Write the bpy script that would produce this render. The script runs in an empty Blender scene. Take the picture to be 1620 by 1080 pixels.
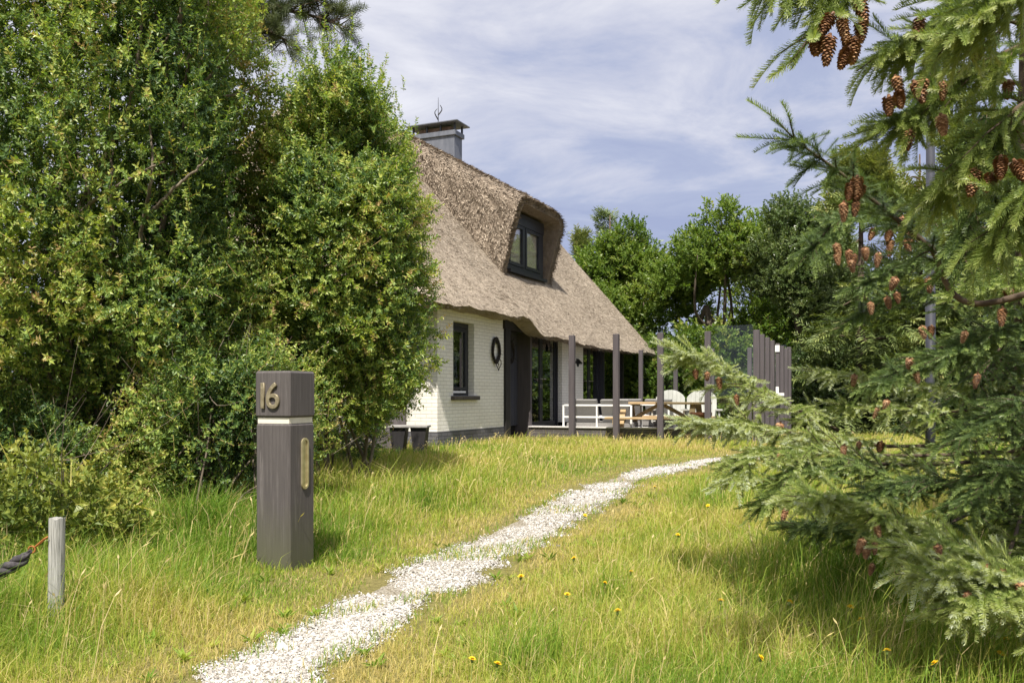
import bpy, math, random
import numpy as np
from mathutils import Vector, Matrix
S = bpy.context.scene
COL = S.collection
rad = math.radians
RNG = np.random.default_rng(7)
random.seed(7)

# ------------------------------------------------------------------ camera
F, HZ, CAMH = 1400.0, 625.0, 1.2          # focal length and horizon row of the 1620 px wide photograph
cd = bpy.data.cameras.new('camera'); cam = bpy.data.objects.new('camera', cd); COL.objects.link(cam)
cd.sensor_width = 36.0; cd.lens = 36.0 * F / 1620.0; cd.shift_y = (HZ - 540.0) / 1620.0
cd.clip_start = 0.05; cd.clip_end = 3000
cam.location = (0, 0, CAMH); cam.rotation_euler = (rad(90), 0, 0)
S.camera = cam

# ------------------------------------------------------------------ sun, sky, exposure
SUN_XY = np.array([-0.11, -0.994]); SUN_EL = 57.0
S.view_settings.view_transform = 'Standard'; S.view_settings.look = 'None'
S.view_settings.exposure = 0.75; S.view_settings.gamma = 1.0
sd = bpy.data.lights.new('sun', 'SUN'); sun = bpy.data.objects.new('sun', sd); COL.objects.link(sun)
sd.energy = 5.0; sd.angle = rad(0.6); sd.color = (1.0, 0.93, 0.82)
sv = Vector((SUN_XY[0] * math.cos(rad(SUN_EL)), SUN_XY[1] * math.cos(rad(SUN_EL)), math.sin(rad(SUN_EL))))
sun.rotation_euler = sv.to_track_quat('Z', 'Y').to_euler(); sun.location = (0, -20, 30)

w = bpy.data.worlds.new('World'); S.world = w; w.use_nodes = True
nt = w.node_tree; nt.nodes.clear()
def N(nt, t, **kw):
    n = nt.nodes.new(t)
    for k, v in kw.items():
        if k.startswith('i_'):
            n.inputs[int(k[2:]) if k[2:].isdigit() else k[2:].replace('_', ' ')].default_value = v
        else: setattr(n, k, v)
    return n
def L(nt, a, b): nt.links.new(a, b)
def math_n(nt, op, a, b=None, clamp=False):
    n = nt.nodes.new('ShaderNodeMath'); n.operation = op; n.use_clamp = clamp
    for i, v in enumerate((a, b)):
        if v is None: continue
        if hasattr(v, 'links'): L(nt, v, n.inputs[i])
        else: n.inputs[i].default_value = v
    return n.outputs[0]
def ramp(nt, fac, stops, interp='LINEAR'):
    r = nt.nodes.new('ShaderNodeValToRGB'); r.color_ramp.interpolation = interp
    e = r.color_ramp.elements
    while len(e) < len(stops): e.new(0.5)
    for i, (p, c) in enumerate(stops):
        e[i].position = p; e[i].color = (c[0], c[1], c[2], 1)
    L(nt, fac, r.inputs[0]); return r.outputs[0]
def mixc(nt, fac, a, b, mode='MIX'):
    n = nt.nodes.new('ShaderNodeMix'); n.data_type = 'RGBA'; n.blend_type = mode
    for i, v in ((0, fac), (6, a), (7, b)):
        if hasattr(v, 'links'): L(nt, v, n.inputs[i])
        elif i == 0: n.inputs[0].default_value = v
        else: n.inputs[i].default_value = (v[0], v[1], v[2], 1)
    return n.outputs[2]

sky = N(nt, 'ShaderNodeTexSky', sky_type='NISHITA', sun_disc=False)
sky.sun_elevation = rad(SUN_EL); sky.sun_rotation = math.atan2(SUN_XY[0], SUN_XY[1]); sky.dust_density = 2.0
skys = N(nt, 'ShaderNodeVectorMath', operation='SCALE'); L(nt, sky.outputs[0], skys.inputs[0]); skys.inputs['Scale'].default_value = 1.0
tc = N(nt, 'ShaderNodeTexCoord'); sep = N(nt, 'ShaderNodeSeparateXYZ'); L(nt, tc.outputs['Generated'], sep.inputs[0])
zz = math_n(nt, 'ADD', math_n(nt, 'MAXIMUM', sep.outputs[2], 0.0), 0.16)
cx = math_n(nt, 'DIVIDE', sep.outputs[0], zz); cy = math_n(nt, 'DIVIDE', sep.outputs[1], zz)
cv = N(nt, 'ShaderNodeCombineXYZ'); L(nt, cx, cv.inputs[0]); L(nt, cy, cv.inputs[1])
def wnoise(scale, det, rough, dist, off, sx=1.0):
    mp = N(nt, 'ShaderNodeMapping'); L(nt, cv.outputs[0], mp.inputs[0]); mp.inputs['Location'].default_value = off; mp.inputs['Scale'].default_value = (sx, 1, 1)
    n = N(nt, 'ShaderNodeTexNoise'); n.inputs['Scale'].default_value = scale; n.inputs['Detail'].default_value = det
    n.inputs['Roughness'].default_value = rough; n.inputs['Distortion'].default_value = dist; L(nt, mp.outputs[0], n.inputs['Vector'])
    return n.outputs[0]
big = wnoise(0.75, 4, 0.5, 0.4, (3.1, 1.7, 0), 0.6)
fine = wnoise(2.7, 8, 0.62, 0.45, (0.6, 5.2, 0), 0.75)
cl = math_n(nt, 'ADD', math_n(nt, 'MULTIPLY', big, 0.42), math_n(nt, 'MULTIPLY', fine, 0.58))
# whiter towards the upper left of the view, bluer towards the right
side = math_n(nt, 'MULTIPLY', sep.outputs[0], -0.16)
high = math_n(nt, 'MULTIPLY', sep.outputs[2], 0.62)
cl2 = math_n(nt, 'ADD', math_n(nt, 'ADD', cl, side), math_n(nt, 'SUBTRACT', high, 0.125))
ccol = ramp(nt, cl2, [(0.34, (0.235, 0.265, 0.395)), (0.46, (0.285, 0.315, 0.43)), (0.53, (0.375, 0.39, 0.475)), (0.61, (0.475, 0.48, 0.535)), (0.72, (0.59, 0.59, 0.625))])
ccs = N(nt, 'ShaderNodeVectorMath', operation='SCALE'); L(nt, ccol, ccs.inputs[0]); ccs.inputs['Scale'].default_value = 8.4
skymix = mixc(nt, 0.93, skys.outputs[0], ccs.outputs[0])
bg = N(nt, 'ShaderNodeBackground'); L(nt, skymix, bg.inputs[0]); bg.inputs[1].default_value = 0.115
wo = N(nt, 'ShaderNodeOutputWorld'); L(nt, bg.outputs[0], wo.inputs[0])

# ------------------------------------------------------------------ scene helpers
def P(px, py, Y):
    return np.array([(px - 810.0) / F * Y, Y, CAMH - (py - HZ) / F * Y])
def sstep(a, b, x):
    u = np.clip((x - a) / (b - a), 0, 1); return u * u * (3 - 2 * u)
def vn(x, y, seed=0):
    r = np.random.default_rng(seed); v = 0
    for k in range(7):
        fx, fy = r.normal(0, 1, 2); ph = r.uniform(0, 6.28)
        v = v + np.sin(x * fx + y * fy + ph)
    return v / 3.0
def gz(x, y):
    x = np.asarray(x, float); y = np.asarray(y, float)
    z = 0.27 * sstep(7.0, 14.0, y) + 0.03 * vn(x * 1.3, y * 1.3, 3) * sstep(2, 6, y)
    return z
def tag(o, label=None, cat=None, group=None, kind=None):
    if label: o['label'] = label
    if cat: o['category'] = cat
    if group: o['group'] = group
    if kind: o['kind'] = kind
    return o
def empty(name, loc, rz=0.0, **kw):
    o = bpy.data.objects.new(name, None); COL.objects.link(o); o.location = loc; o.rotation_euler = (0, 0, rz)
    o.empty_display_size = 0.2
    return tag(o, **kw)
def np_mesh(name, V, faces, mats, tint=None, matidx=None, smooth=False):
    """faces: list of int arrays (n,k); V (m,3)."""
    me = bpy.data.meshes.new(name)
    V = np.ascontiguousarray(V, dtype=np.float32); me.vertices.add(len(V)); me.vertices.foreach_set('co', V.ravel())
    faces = [np.asarray(f, dtype=np.int32) for f in faces if len(f)]
    tot = np.concatenate([np.full(len(f), f.shape[1], np.int32) for f in faces])
    idx = np.concatenate([f.ravel() for f in faces])
    st = np.concatenate([[0], np.cumsum(tot)[:-1]]).astype(np.int32)
    me.loops.add(len(idx)); me.loops.foreach_set('vertex_index', idx)
    me.polygons.add(len(tot)); me.polygons.foreach_set('loop_start', st); me.polygons.foreach_set('loop_total', tot)
    if matidx is not None: me.polygons.foreach_set('material_index', np.asarray(matidx, np.int32))
    me.polygons.foreach_set('use_smooth', np.full(len(tot), bool(smooth)))
    for m in (mats if isinstance(mats, (list, tuple)) else [mats]): me.materials.append(m)
    if tint is not None:
        at = me.attributes.new('tint', 'FLOAT', 'FACE'); at.data.foreach_set('value', np.asarray(tint, np.float32))
    me.update(calc_edges=True); me.validate()
    return me
def link(name, me, parent=None, world=False, **kw):
    o = bpy.data.objects.new(name, me); COL.objects.link(o)
    if parent: o.parent = parent
    if world: o.location = -parent.location
    return tag(o, **kw)
class MB:
    """collects shapes for ONE mesh object"""
    def __init__(s): s.v = []; s.f = {}; s.n = 0
    def add(s, V, *faces):
        V = np.asarray(V, float).reshape(-1, 3)
        for f in faces:
            f = np.asarray(f, int)
            if len(f): s.f.setdefault(f.shape[1], []).append(f + s.n)
        s.v.append(V); s.n += len(V); return s
    def box(s, x0, x1, y0, y1, z0, z1, M=None, bev=0.0):
        if bev <= 0:
            V = np.array([[x, y, z] for z in (z0, z1) for y in (y0, y1) for x in (x0, x1)], float)
            Fq = [[0, 2, 3, 1], [4, 5, 7, 6], [0, 1, 5, 4], [2, 6, 7, 3], [0, 4, 6, 2], [1, 3, 7, 5]]
            tris = np.zeros((0, 3), int)
        else:
            b = bev; c = np.array([(x0 + x1) / 2, (y0 + y1) / 2, (z0 + z1) / 2]); h = np.array([x1 - x0, y1 - y0, z1 - z0]) / 2
            V = []; ids = {}
            for sx in (-1, 1):
                for sy in (-1, 1):
                    for sz in (-1, 1):
                        for ax in range(3):
                            sg = np.array([sx, sy, sz]); p = c + sg * (h - b); p[ax] = c[ax] + sg[ax] * h[ax]
                            ids[(sx, sy, sz, ax)] = len(V); V.append(p)
            V = np.array(V); Fq = []; tris = []
            def q(l): Fq.append(l)
            for ax in range(3):
                o1, o2 = (ax + 1) % 3, (ax + 2) % 3
                for sg in (-1, 1):
                    l = []
                    for a1, a2 in ((-1, -1), (1, -1), (1, 1), (-1, 1)):
                        k = [0, 0, 0]; k[ax] = sg; k[o1] = a1; k[o2] = a2; l.append(ids[(k[0], k[1], k[2], ax)])
                    q(l if sg > 0 else l[::-1])
                for a1 in (-1, 1):
                    for a2 in (-1, 1):
                        l = []
                        for sg, wh in ((-1, o1), (1, o1), (1, o2), (-1, o2)):
                            k = [0, 0, 0]; k[ax] = sg; k[o1] = a1; k[o2] = a2; l.append(ids[(k[0], k[1], k[2], wh)])
                        q(l if a1 * a2 < 0 else l[::-1])
            for sx in (-1, 1):
                for sy in (-1, 1):
                    for sz in (-1, 1):
                        l = [ids[(sx, sy, sz, k)] for k in range(3)]; tris.append(l if sx * sy * sz > 0 else l[::-1])
        if M is not None: V = (np.c_[V, np.ones(len(V))] @ np.asarray(M, float).T)[:, :3]
        return s.add(V, Fq, tris)
    def beam(s, a, b, wd, ht, up=(0, 0, 1), bev=0.0):
        a = np.array(a, float); b = np.array(b, float); x = b - a; l = np.linalg.norm(x); x /= l
        y = np.cross(up, x); y /= np.linalg.norm(y); z = np.cross(x, y)
        M = np.eye(4); M[:3, 0] = x; M[:3, 1] = y; M[:3, 2] = z; M[:3, 3] = a
        return s.box(0, l, -wd / 2, wd / 2, -ht / 2, ht / 2, M, bev)
    def tube(s, pts, r, n=8, cap=True):
        V, q = tube_geo(pts, r, n); s.add(V, q)
        if cap:
            m = len(V); k = np.arange(n)
            s.f.setdefault(n, []).append(np.array([k[::-1]]) + s.n - m); s.f[n].append(np.array([m - n + k]) + s.n - m)
        return s
    def lathe(s, prof, n=20, c=(0, 0, 0)):
        prof = np.asarray(prof, float); a = np.linspace(0, 2 * np.pi, n, endpoint=False)
        V = np.stack([np.outer(prof[:, 0], np.cos(a)) + c[0], np.outer(prof[:, 0], np.sin(a)) + c[1], np.repeat(prof[:, 1:2], n, 1) + c[2]], -1).reshape(-1, 3)
        return s.add(V, ring_faces(len(prof), n))
    def prism(s, poly, axis, d0, d1):
        poly = np.asarray(poly, float); n = len(poly)
        def mk(d):
            if axis == 'x': return np.c_[np.full(n, d), poly]
            if axis == 'y': return np.c_[poly[:, :1], np.full(n, d), poly[:, 1:]]
            return np.c_[poly, np.full(n, d)]
        k = np.arange(n); side = np.stack([k, (k + 1) % n, (k + 1) % n + n, k + n], 1)
        return s.add(np.r_[mk(d0), mk(d1)], side, np.array([k[::-1]]), np.array([k + n]))
    def mesh(s, name, m, smooth=False, **kw):
        fs = [np.concatenate(v) for v in s.f.values()]
        return np_mesh(name, np.concatenate(s.v), fs, m, smooth=smooth, **kw)
    def build(s, name, m, parent=None, smooth=False, **kw):
        return link(name, s.mesh(name, m, smooth), parent, **kw)
    def wbuild(s, name, m, parent): return link(name, s.mesh(name, m, True), parent, world=True)
def ring_faces(m, n, closed=True):
    i, j = np.meshgrid(np.arange(m - 1), np.arange(n if closed else n - 1), indexing='ij'); j2 = (j + 1) % n
    return np.stack([i * n + j, i * n + j2, (i + 1) * n + j2, (i + 1) * n + j], -1).reshape(-1, 4)
def tube_geo(pts, r, n=8):
    pts = np.asarray(pts, float); r = np.broadcast_to(np.asarray(r, float), (len(pts),))
    t = np.gradient(pts, axis=0); t /= np.linalg.norm(t, axis=1, keepdims=True) + 1e-9
    ref = np.array([0, 0, 1.0]) if abs(t[:, 2]).mean() < 0.8 else np.array([1.0, 0, 0])
    u = np.cross(t, ref); u /= np.linalg.norm(u, axis=1, keepdims=True) + 1e-9; v = np.cross(t, u)
    a = np.linspace(0, 2 * np.pi, n, endpoint=False)
    V = pts[:, None] + r[:, None, None] * (u[:, None] * np.cos(a)[None, :, None] + v[:, None] * np.sin(a)[None, :, None])
    return V.reshape(-1, 3), ring_faces(len(pts), n)
def smooth_path(c, n):
    c = np.asarray(c, float); m = len(c); k = np.linspace(0, m - 1, n); i = np.clip(k.astype(int), 0, m - 2); u = (k - i)[:, None]
    p0 = c[np.maximum(i - 1, 0)]; p1 = c[i]; p2 = c[i + 1]; p3 = c[np.minimum(i + 2, m - 1)]
    return 0.5 * (2 * p1 + (p2 - p0) * u + (2 * p0 - 5 * p1 + 4 * p2 - p3) * u ** 2 + (3 * p1 - p0 - 3 * p2 + p3) * u ** 3)
def frames(d, roll=None, rng=RNG):
    """rotation matrices whose third column is d"""
    d = d / (np.linalg.norm(d, axis=1, keepdims=True) + 1e-9)
    ref = np.where(np.abs(d[:, 2:3]) > 0.95, np.array([[1.0, 0, 0]]), np.array([[0, 0, 1.0]]))
    u = np.cross(ref, d); u /= np.linalg.norm(u, axis=1, keepdims=True); v = np.cross(d, u)
    if roll is None: roll = rng.uniform(0, 6.283, len(d))
    c, s_ = np.cos(roll)[:, None], np.sin(roll)[:, None]
    return np.stack([u * c + v * s_, -u * s_ + v * c, d], -1)
def bake(templates, pos, R, sc, tint=None, rng=RNG, jit=0.12):
    """templates: list of (V(m,3), faces(k,w), tint(k)); one merged V, faces, tint"""
    tid = rng.integers(0, len(templates), len(pos)); Vs = []; Fs = []; Ts = []; n0 = 0
    for k, (V, Fq, tt) in enumerate(templates):
        s_ = np.where(tid == k)[0]
        if not len(s_): continue
        W = np.einsum('nij,mj->nmi', R[s_], V) * sc[s_, None, None] + pos[s_, None]
        Vs.append(W.reshape(-1, 3)); Fs.append((Fq[None] + (np.arange(len(s_)) * len(V))[:, None, None] + n0).reshape(-1, Fq.shape[1]))
        base = tint[s_, None] if tint is not None else 0
        Ts.append((tt[None] + base + rng.normal(0, jit, (len(s_), len(tt)))).ravel()); n0 += W.shape[0] * W.shape[1]
    return np.concatenate(Vs), np.concatenate(Fs), np.concatenate(Ts)

# ------------------------------------------------------------------ materials
def mat(name, col=(0.5, 0.5, 0.5), rough=0.6, spec=0.3, metal=0.0):
    m = bpy.data.materials.new(name); m.use_nodes = True; t = m.node_tree; b = t.nodes['Principled BSDF']
    b.inputs['Base Color'].default_value = (*col, 1); b.inputs['Roughness'].default_value = rough
    b.inputs['Specular IOR Level'].default_value = spec; b.inputs['Metallic'].default_value = metal
    return m, t, b
def noise(t, scale, det=4, rough=0.55, vec=None, sc=None):
    n = t.nodes.new('ShaderNodeTexNoise'); n.inputs['Scale'].default_value = scale; n.inputs['Detail'].default_value = det; n.inputs['Roughness'].default_value = rough
    if vec is None:
        c = t.nodes.new('ShaderNodeTexCoord'); vec = c.outputs['Object']
    if sc is not None:
        mp = t.nodes.new('ShaderNodeMapping'); mp.inputs['Scale'].default_value = sc; L(t, vec, mp.inputs[0]); vec = mp.outputs[0]
    L(t, vec, n.inputs['Vector']); return n.outputs[0]
def bump(t, b, h, strength=0.3, dist=0.02):
    n = t.nodes.new('ShaderNodeBump'); n.inputs['Strength'].default_value = strength; n.inputs['Distance'].default_value = dist
    L(t, h, n.inputs['Height']); L(t, n.outputs[0], b.inputs['Normal'])
def noisy(name, stops, scale, sc=None, rough=0.7, spec=0.25, metal=0.0, det=5, bs=0.3, bd=0.01):
    m, t, b = mat(name, rough=rough, spec=spec, metal=metal)
    nz = noise(t, scale, det, 0.6, sc=sc); L(t, ramp(t, nz, stops), b.inputs['Base Color'])
    if bs: bump(t, b, nz, bs, bd)
    return m
def leaf_mat(name, stops, trans=0.35, rough=0.45, spec=0.35, tcol=(1.15, 1.2, 0.5)):
    m, t, b = mat(name, rough=rough, spec=spec)
    at = t.nodes.new('ShaderNodeAttribute'); at.attribute_name = 'tint'
    c = ramp(t, at.outputs['Fac'], stops); L(t, c, b.inputs['Base Color'])
    tr = t.nodes.new('ShaderNodeBsdfTranslucent'); L(t, mixc(t, 1.0, c, tcol, 'MULTIPLY'), tr.inputs[0])
    mx = t.nodes.new('ShaderNodeMixShader'); mx.inputs[0].default_value = trans
    L(t, b.outputs[0], mx.inputs[1]); L(t, tr.outputs[0], mx.inputs[2])
    L(t, mx.outputs[0], t.nodes['Material Output'].inputs[0]); return m
M = {}
M['shrub'] = leaf_mat('shrub leaves', [(0.0, (0.045, 0.092, 0.038)), (0.30, (0.085, 0.155, 0.050)), (0.54, (0.19, 0.285, 0.066)), (0.80, (0.45, 0.52, 0.12)), (1.0, (0.42, 0.30, 0.14))], trans=0.40, spec=0.45, rough=0.42)
M['bramble'] = leaf_mat('bramble leaves', [(0.0, (0.09, 0.14, 0.03)), (0.5, (0.24, 0.28, 0.055)), (1.0, (0.42, 0.38, 0.09))], trans=0.3)
M['oak'] = leaf_mat('oak leaves', [(0.0, (0.045, 0.085, 0.020)), (0.5, (0.125, 0.205, 0.036)), (0.8, (0.22, 0.29, 0.055)), (1.0, (0.32, 0.31, 0.09))], trans=0.42, rough=0.4)
M['dark_leaf'] = leaf_mat('dark tree leaves', [(0.0, (0.032, 0.058, 0.022)), (0.5, (0.085, 0.135, 0.044)), (0.9, (0.17, 0.22, 0.08)), (1.0, (0.22, 0.23, 0.09))], trans=0.32, rough=0.35, spec=0.5)
M['conifer'] = leaf_mat('conifer sprays', [(0.0, (0.04, 0.07, 0.022)), (0.5, (0.12, 0.165, 0.045)), (0.85, (0.25, 0.28, 0.085)), (1.0, (0.28, 0.22, 0.10))], trans=0.2, rough=0.55)
M['spruce'] = leaf_mat('spruce needles', [(0.0, (0.045, 0.08, 0.036)), (0.4, (0.115, 0.175, 0.055)), (0.7, (0.24, 0.31, 0.080)), (0.9, (0.38, 0.42, 0.14)), (1.0, (0.40, 0.45, 0.30))], trans=0.3, rough=0.42, spec=0.45)
M['pine'] = leaf_mat('pine needles', [(0.0, (0.04, 0.065, 0.028)), (0.6, (0.10, 0.13, 0.05)), (1.0, (0.18, 0.19, 0.08))], trans=0.15, rough=0.5)
M['grass'] = leaf_mat('grass blades', [(0.0, (0.10, 0.20, 0.022)), (0.3, (0.21, 0.32, 0.042)), (0.52, (0.39, 0.43, 0.075)), (0.75, (0.55, 0.46, 0.17)), (1.0, (0.66, 0.53, 0.31))], trans=0.42, rough=0.5, spec=0.25, tcol=(1.1, 1.15, 0.6))
M['bark'] = noisy('grey brown bark', [(0.3, (0.07, 0.055, 0.04)), (0.55, (0.16, 0.13, 0.10)), (0.75, (0.25, 0.215, 0.16))], 9, (1, 1, 0.25), rough=0.9, bs=0.6)
M['spruce_bark'] = noisy('spruce bark', [(0.3, (0.045, 0.032, 0.024)), (0.7, (0.13, 0.095, 0.068))], 14, rough=0.9, bs=0.6)
M['cone'] = leaf_mat('cone scales', [(0.0, (0.085, 0.038, 0.020)), (0.5, (0.28, 0.14, 0.065)), (1.0, (0.52, 0.34, 0.18))], trans=0.05, rough=0.55, tcol=(1, 0.8, 0.5))
M['dark_frame'] = noisy('dark slate painted wood', [(0.3, (0.020, 0.021, 0.026)), (0.7, (0.032, 0.033, 0.040))], 6, (1, 1, 8), rough=0.42, spec=0.4, bs=0.05)
M['black_wood'] = noisy('black painted boards', [(0.3, (0.018, 0.017, 0.018)), (0.7, (0.030, 0.028, 0.030))], 4, (6, 6, 1), rough=0.6, bs=0.15)
M['post_grey'] = noisy('grey brown painted posts', [(0.3, (0.070, 0.062, 0.068)), (0.7, (0.10, 0.088, 0.094))], 3, (9, 9, 0.6), rough=0.6, bs=0.1)
M['grey_boards'] = noisy('grey brown boards', [(0.3, (0.09, 0.08, 0.085)), (0.7, (0.14, 0.125, 0.13))], 3, (9, 9, 0.6), rough=0.65, bs=0.1)
M['door_paint'] = noisy('blue grey door paint', [(0.3, (0.050, 0.052, 0.066)), (0.7, (0.068, 0.070, 0.086))], 3, (9, 9, 0.6), rough=0.45, bs=0.05)
M['white_metal'] = noisy('white painted metal', [(0.35, (0.70, 0.70, 0.70)), (0.7, (0.80, 0.80, 0.79))], 5, rough=0.5, bs=0.0)
M['white_plastic'] = noisy('weathered white wood', [(0.35, (0.34, 0.335, 0.315)), (0.7, (0.46, 0.455, 0.44))], 6, (1, 1, 0.3), rough=0.6, bs=0.05)
M['cushion'] = noisy('grey cushion cloth', [(0.35, (0.20, 0.195, 0.19)), (0.7, (0.27, 0.26, 0.255))], 60, rough=0.9, bs=0.1)
M['table_wood'] = noisy('pale picnic table wood', [(0.3, (0.30, 0.20, 0.10)), (0.55, (0.44, 0.32, 0.18)), (0.75, (0.55, 0.42, 0.26))], 5, (12, 1, 12), rough=0.7, bs=0.1)
M['old_wood'] = noisy('weathered grey wood', [(0.3, (0.14, 0.14, 0.13)), (0.5, (0.30, 0.30, 0.285)), (0.72, (0.46, 0.46, 0.44))], 10, (14, 14, 0.7), rough=0.85, bs=0.6, bd=0.01)
M['zinc'] = noisy('zinc grey cladding', [(0.3, (0.095, 0.105, 0.13)), (0.7, (0.145, 0.155, 0.185))], 3, (3, 3, 0.5), rough=0.45, spec=0.5, bs=0.08)
M['copper'] = noisy('brown metal', [(0.3, (0.16, 0.10, 0.07)), (0.7, (0.26, 0.18, 0.13))], 8, rough=0.5, bs=0.05)
M['rust'] = noisy('rusty metal', [(0.3, (0.22, 0.07, 0.02)), (0.7, (0.46, 0.19, 0.06))], 40, rough=0.75, bs=0.2)
M['rope'] = noisy('dark tarred rope', [(0.3, (0.030, 0.027, 0.032)), (0.7, (0.085, 0.078, 0.085))], 60, rough=0.95, bs=0.4)
M['brass'] = noisy('dull brass', [(0.3, (0.42, 0.36, 0.20)), (0.7, (0.60, 0.54, 0.34))], 20, rough=0.35, metal=0.7, spec=0.5, bs=0.03)
M['bronze'] = noisy('tarnished bronze', [(0.3, (0.20, 0.165, 0.10)), (0.7, (0.40, 0.35, 0.24))], 35, rough=0.42, metal=0.6, spec=0.5, bs=0.05)
M['steel'] = noisy('brushed steel', [(0.3, (0.45, 0.43, 0.36)), (0.7, (0.6, 0.57, 0.48))], 30, rough=0.35, metal=0.8, spec=0.5, bs=0.0)
M['cream'] = noisy('cream frosted band', [(0.3, (0.62, 0.58, 0.48)), (0.7, (0.74, 0.70, 0.60))], 9, rough=0.4, bs=0.0)
M['pole'] = noisy('dark blue grey metal pole', [(0.3, (0.030, 0.032, 0.042)), (0.7, (0.042, 0.045, 0.058))], 4, rough=0.55, spec=0.2, bs=0.0)
M['black_metal'] = noisy('black metal', [(0.3, (0.012, 0.012, 0.013)), (0.7, (0.025, 0.025, 0.027))], 8, rough=0.5, bs=0.0)
M['wicker'] = noisy('dark woven twigs', [(0.3, (0.016, 0.014, 0.013)), (0.7, (0.05, 0.042, 0.036))], 40, rough=0.85, bs=0.2)
M['blind'] = noisy('pale beige blind', [(0.3, (0.66, 0.61, 0.56)), (0.7, (0.78, 0.73, 0.68))], 3, (14, 1, 0.15), rough=0.9, bs=0.05)
M['curtain'] = noisy('beige curtain', [(0.3, (0.42, 0.38, 0.35)), (0.7, (0.60, 0.56, 0.52))], 3, (14, 1, 0.15), rough=0.9, bs=0.1)
M['interior'] = noisy('interior wall', [(0.3, (0.10, 0.09, 0.08)), (0.7, (0.15, 0.14, 0.125))], 2, rough=0.9, bs=0.0)
M['petal'] = noisy('yellow petals', [(0.3, (0.72, 0.46, 0.01)), (0.7, (0.85, 0.62, 0.03))], 60, rough=0.6, bs=0.0)
M['stem'] = noisy('green stem', [(0.3, (0.08, 0.13, 0.03)), (0.7, (0.14, 0.19, 0.05))], 30, rough=0.7, bs=0.0)
M['terracotta'] = noisy('terracotta', [(0.3, (0.16, 0.06, 0.035)), (0.7, (0.26, 0.11, 0.06))], 12, rough=0.8, bs=0.1)
M['slab'] = noisy('pale stone coping', [(0.3, (0.46, 0.45, 0.44)), (0.7, (0.62, 0.61, 0.60))], 9, rough=0.8, bs=0.1)
M['paving'] = noisy('grey paving', [(0.3, (0.13, 0.12, 0.12)), (0.7, (0.22, 0.205, 0.20))], 5, rough=0.85, bs=0.2)
M['concrete'] = noisy('grey concrete', [(0.3, (0.22, 0.215, 0.21)), (0.7, (0.33, 0.32, 0.31))], 12, rough=0.85, bs=0.2)

m, t, b = mat('weathered painted number post', rough=0.62, spec=0.3)
st1 = noise(t, 4, 7, 0.7, sc=(14, 14, 0.7)); st2 = noise(t, 2.3, 6, 0.65, sc=(5, 5, 0.5)); sp_ = noise(t, 60, 4, 0.7)
c = ramp(t, st1, [(0.30, (0.058, 0.052, 0.052)), (0.55, (0.086, 0.077, 0.076)), (0.70, (0.120, 0.110, 0.108))])
c = mixc(t, ramp(t, st2, [(0.60, (0, 0, 0)), (0.72, (0.55, 0.55, 0.55))]), c, (0.22, 0.20, 0.195))
c = mixc(t, ramp(t, sp_, [(0.66, (0, 0, 0)), (0.74, (0.5, 0.5, 0.5))]), c, (0.045, 0.04, 0.04))
tcn = t.nodes.new('ShaderNodeTexCoord'); sz = t.nodes.new('ShaderNodeSeparateXYZ'); L(t, tcn.outputs['Object'], sz.inputs[0])
gr = math_n(t, 'MULTIPLY', math_n(t, 'SUBTRACT', math_n(t, 'ADD', 0.30, math_n(t, 'MULTIPLY', st2, 0.35)), sz.outputs[2], clamp=True), 1.8, clamp=True)
c = mixc(t, gr, c, (0.085, 0.088, 0.050)); L(t, c, b.inputs['Base Color']); bump(t, b, st1, 0.25, 0.004); M['number_post'] = m

def brick_mat(name, c1, c2, mort, rough=0.6):
    m, t, b = mat(name, rough=rough, spec=0.25)
    tcn = t.nodes.new('ShaderNodeTexCoord'); sp = t.nodes.new('ShaderNodeSeparateXYZ'); L(t, tcn.outputs['Object'], sp.inputs[0])
    cb = t.nodes.new('ShaderNodeCombineXYZ'); L(t, math_n(t, 'ADD', sp.outputs[0], sp.outputs[1]), cb.inputs[0]); L(t, sp.outputs[2], cb.inputs[1])
    wob = noise(t, 5, 3); wv = t.nodes.new('ShaderNodeVectorMath'); wv.operation = 'ADD'
    wc = t.nodes.new('ShaderNodeCombineXYZ'); L(t, math_n(t, 'MULTIPLY', math_n(t, 'SUBTRACT', wob, 0.5), 0.008), wc.inputs[1])
    L(t, cb.outputs[0], wv.inputs[0]); L(t, wc.outputs[0], wv.inputs[1])
    br = t.nodes.new('ShaderNodeTexBrick'); L(t, wv.outputs[0], br.inputs['Vector'])
    br.inputs['Scale'].default_value = 1.0; br.inputs['Brick Width'].default_value = 0.215; br.inputs['Row Height'].default_value = 0.0625
    br.inputs['Mortar Size'].default_value = 0.0075; br.inputs['Mortar Smooth'].default_value = 0.4; br.inputs['Bias'].default_value = 0.0
    br.inputs['Color1'].default_value = (*c1, 1); br.inputs['Color2'].default_value = (*c2, 1); br.inputs['Mortar'].default_value = (*mort, 1)
    dirt = noise(t, 1.6, 6, 0.6)
    L(t, mixc(t, 1.0, br.outputs[0], ramp(t, dirt, [(0.3, (0.90, 0.89, 0.87)), (0.6, (1, 1, 1))]), 'MULTIPLY'), b.inputs['Base Color'])
    h = math_n(t, 'ADD', math_n(t, 'MULTIPLY', br.outputs['Fac'], -1.0), math_n(t, 'MULTIPLY', noise(t, 40, 3), 0.3))
    bump(t, b, h, 0.55, 0.008); return m
M['white_brick'] = brick_mat('white painted brick', (0.81, 0.79, 0.735), (0.78, 0.76, 0.70), (0.62, 0.60, 0.555))
M['plinth'] = brick_mat('dark grey painted brick', (0.13, 0.13, 0.145), (0.105, 0.105, 0.12), (0.06, 0.06, 0.07))
M['curb_brick'] = brick_mat('grey brown brick', (0.105, 0.095, 0.095), (0.08, 0.073, 0.074), (0.15, 0.14, 0.135))
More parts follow.
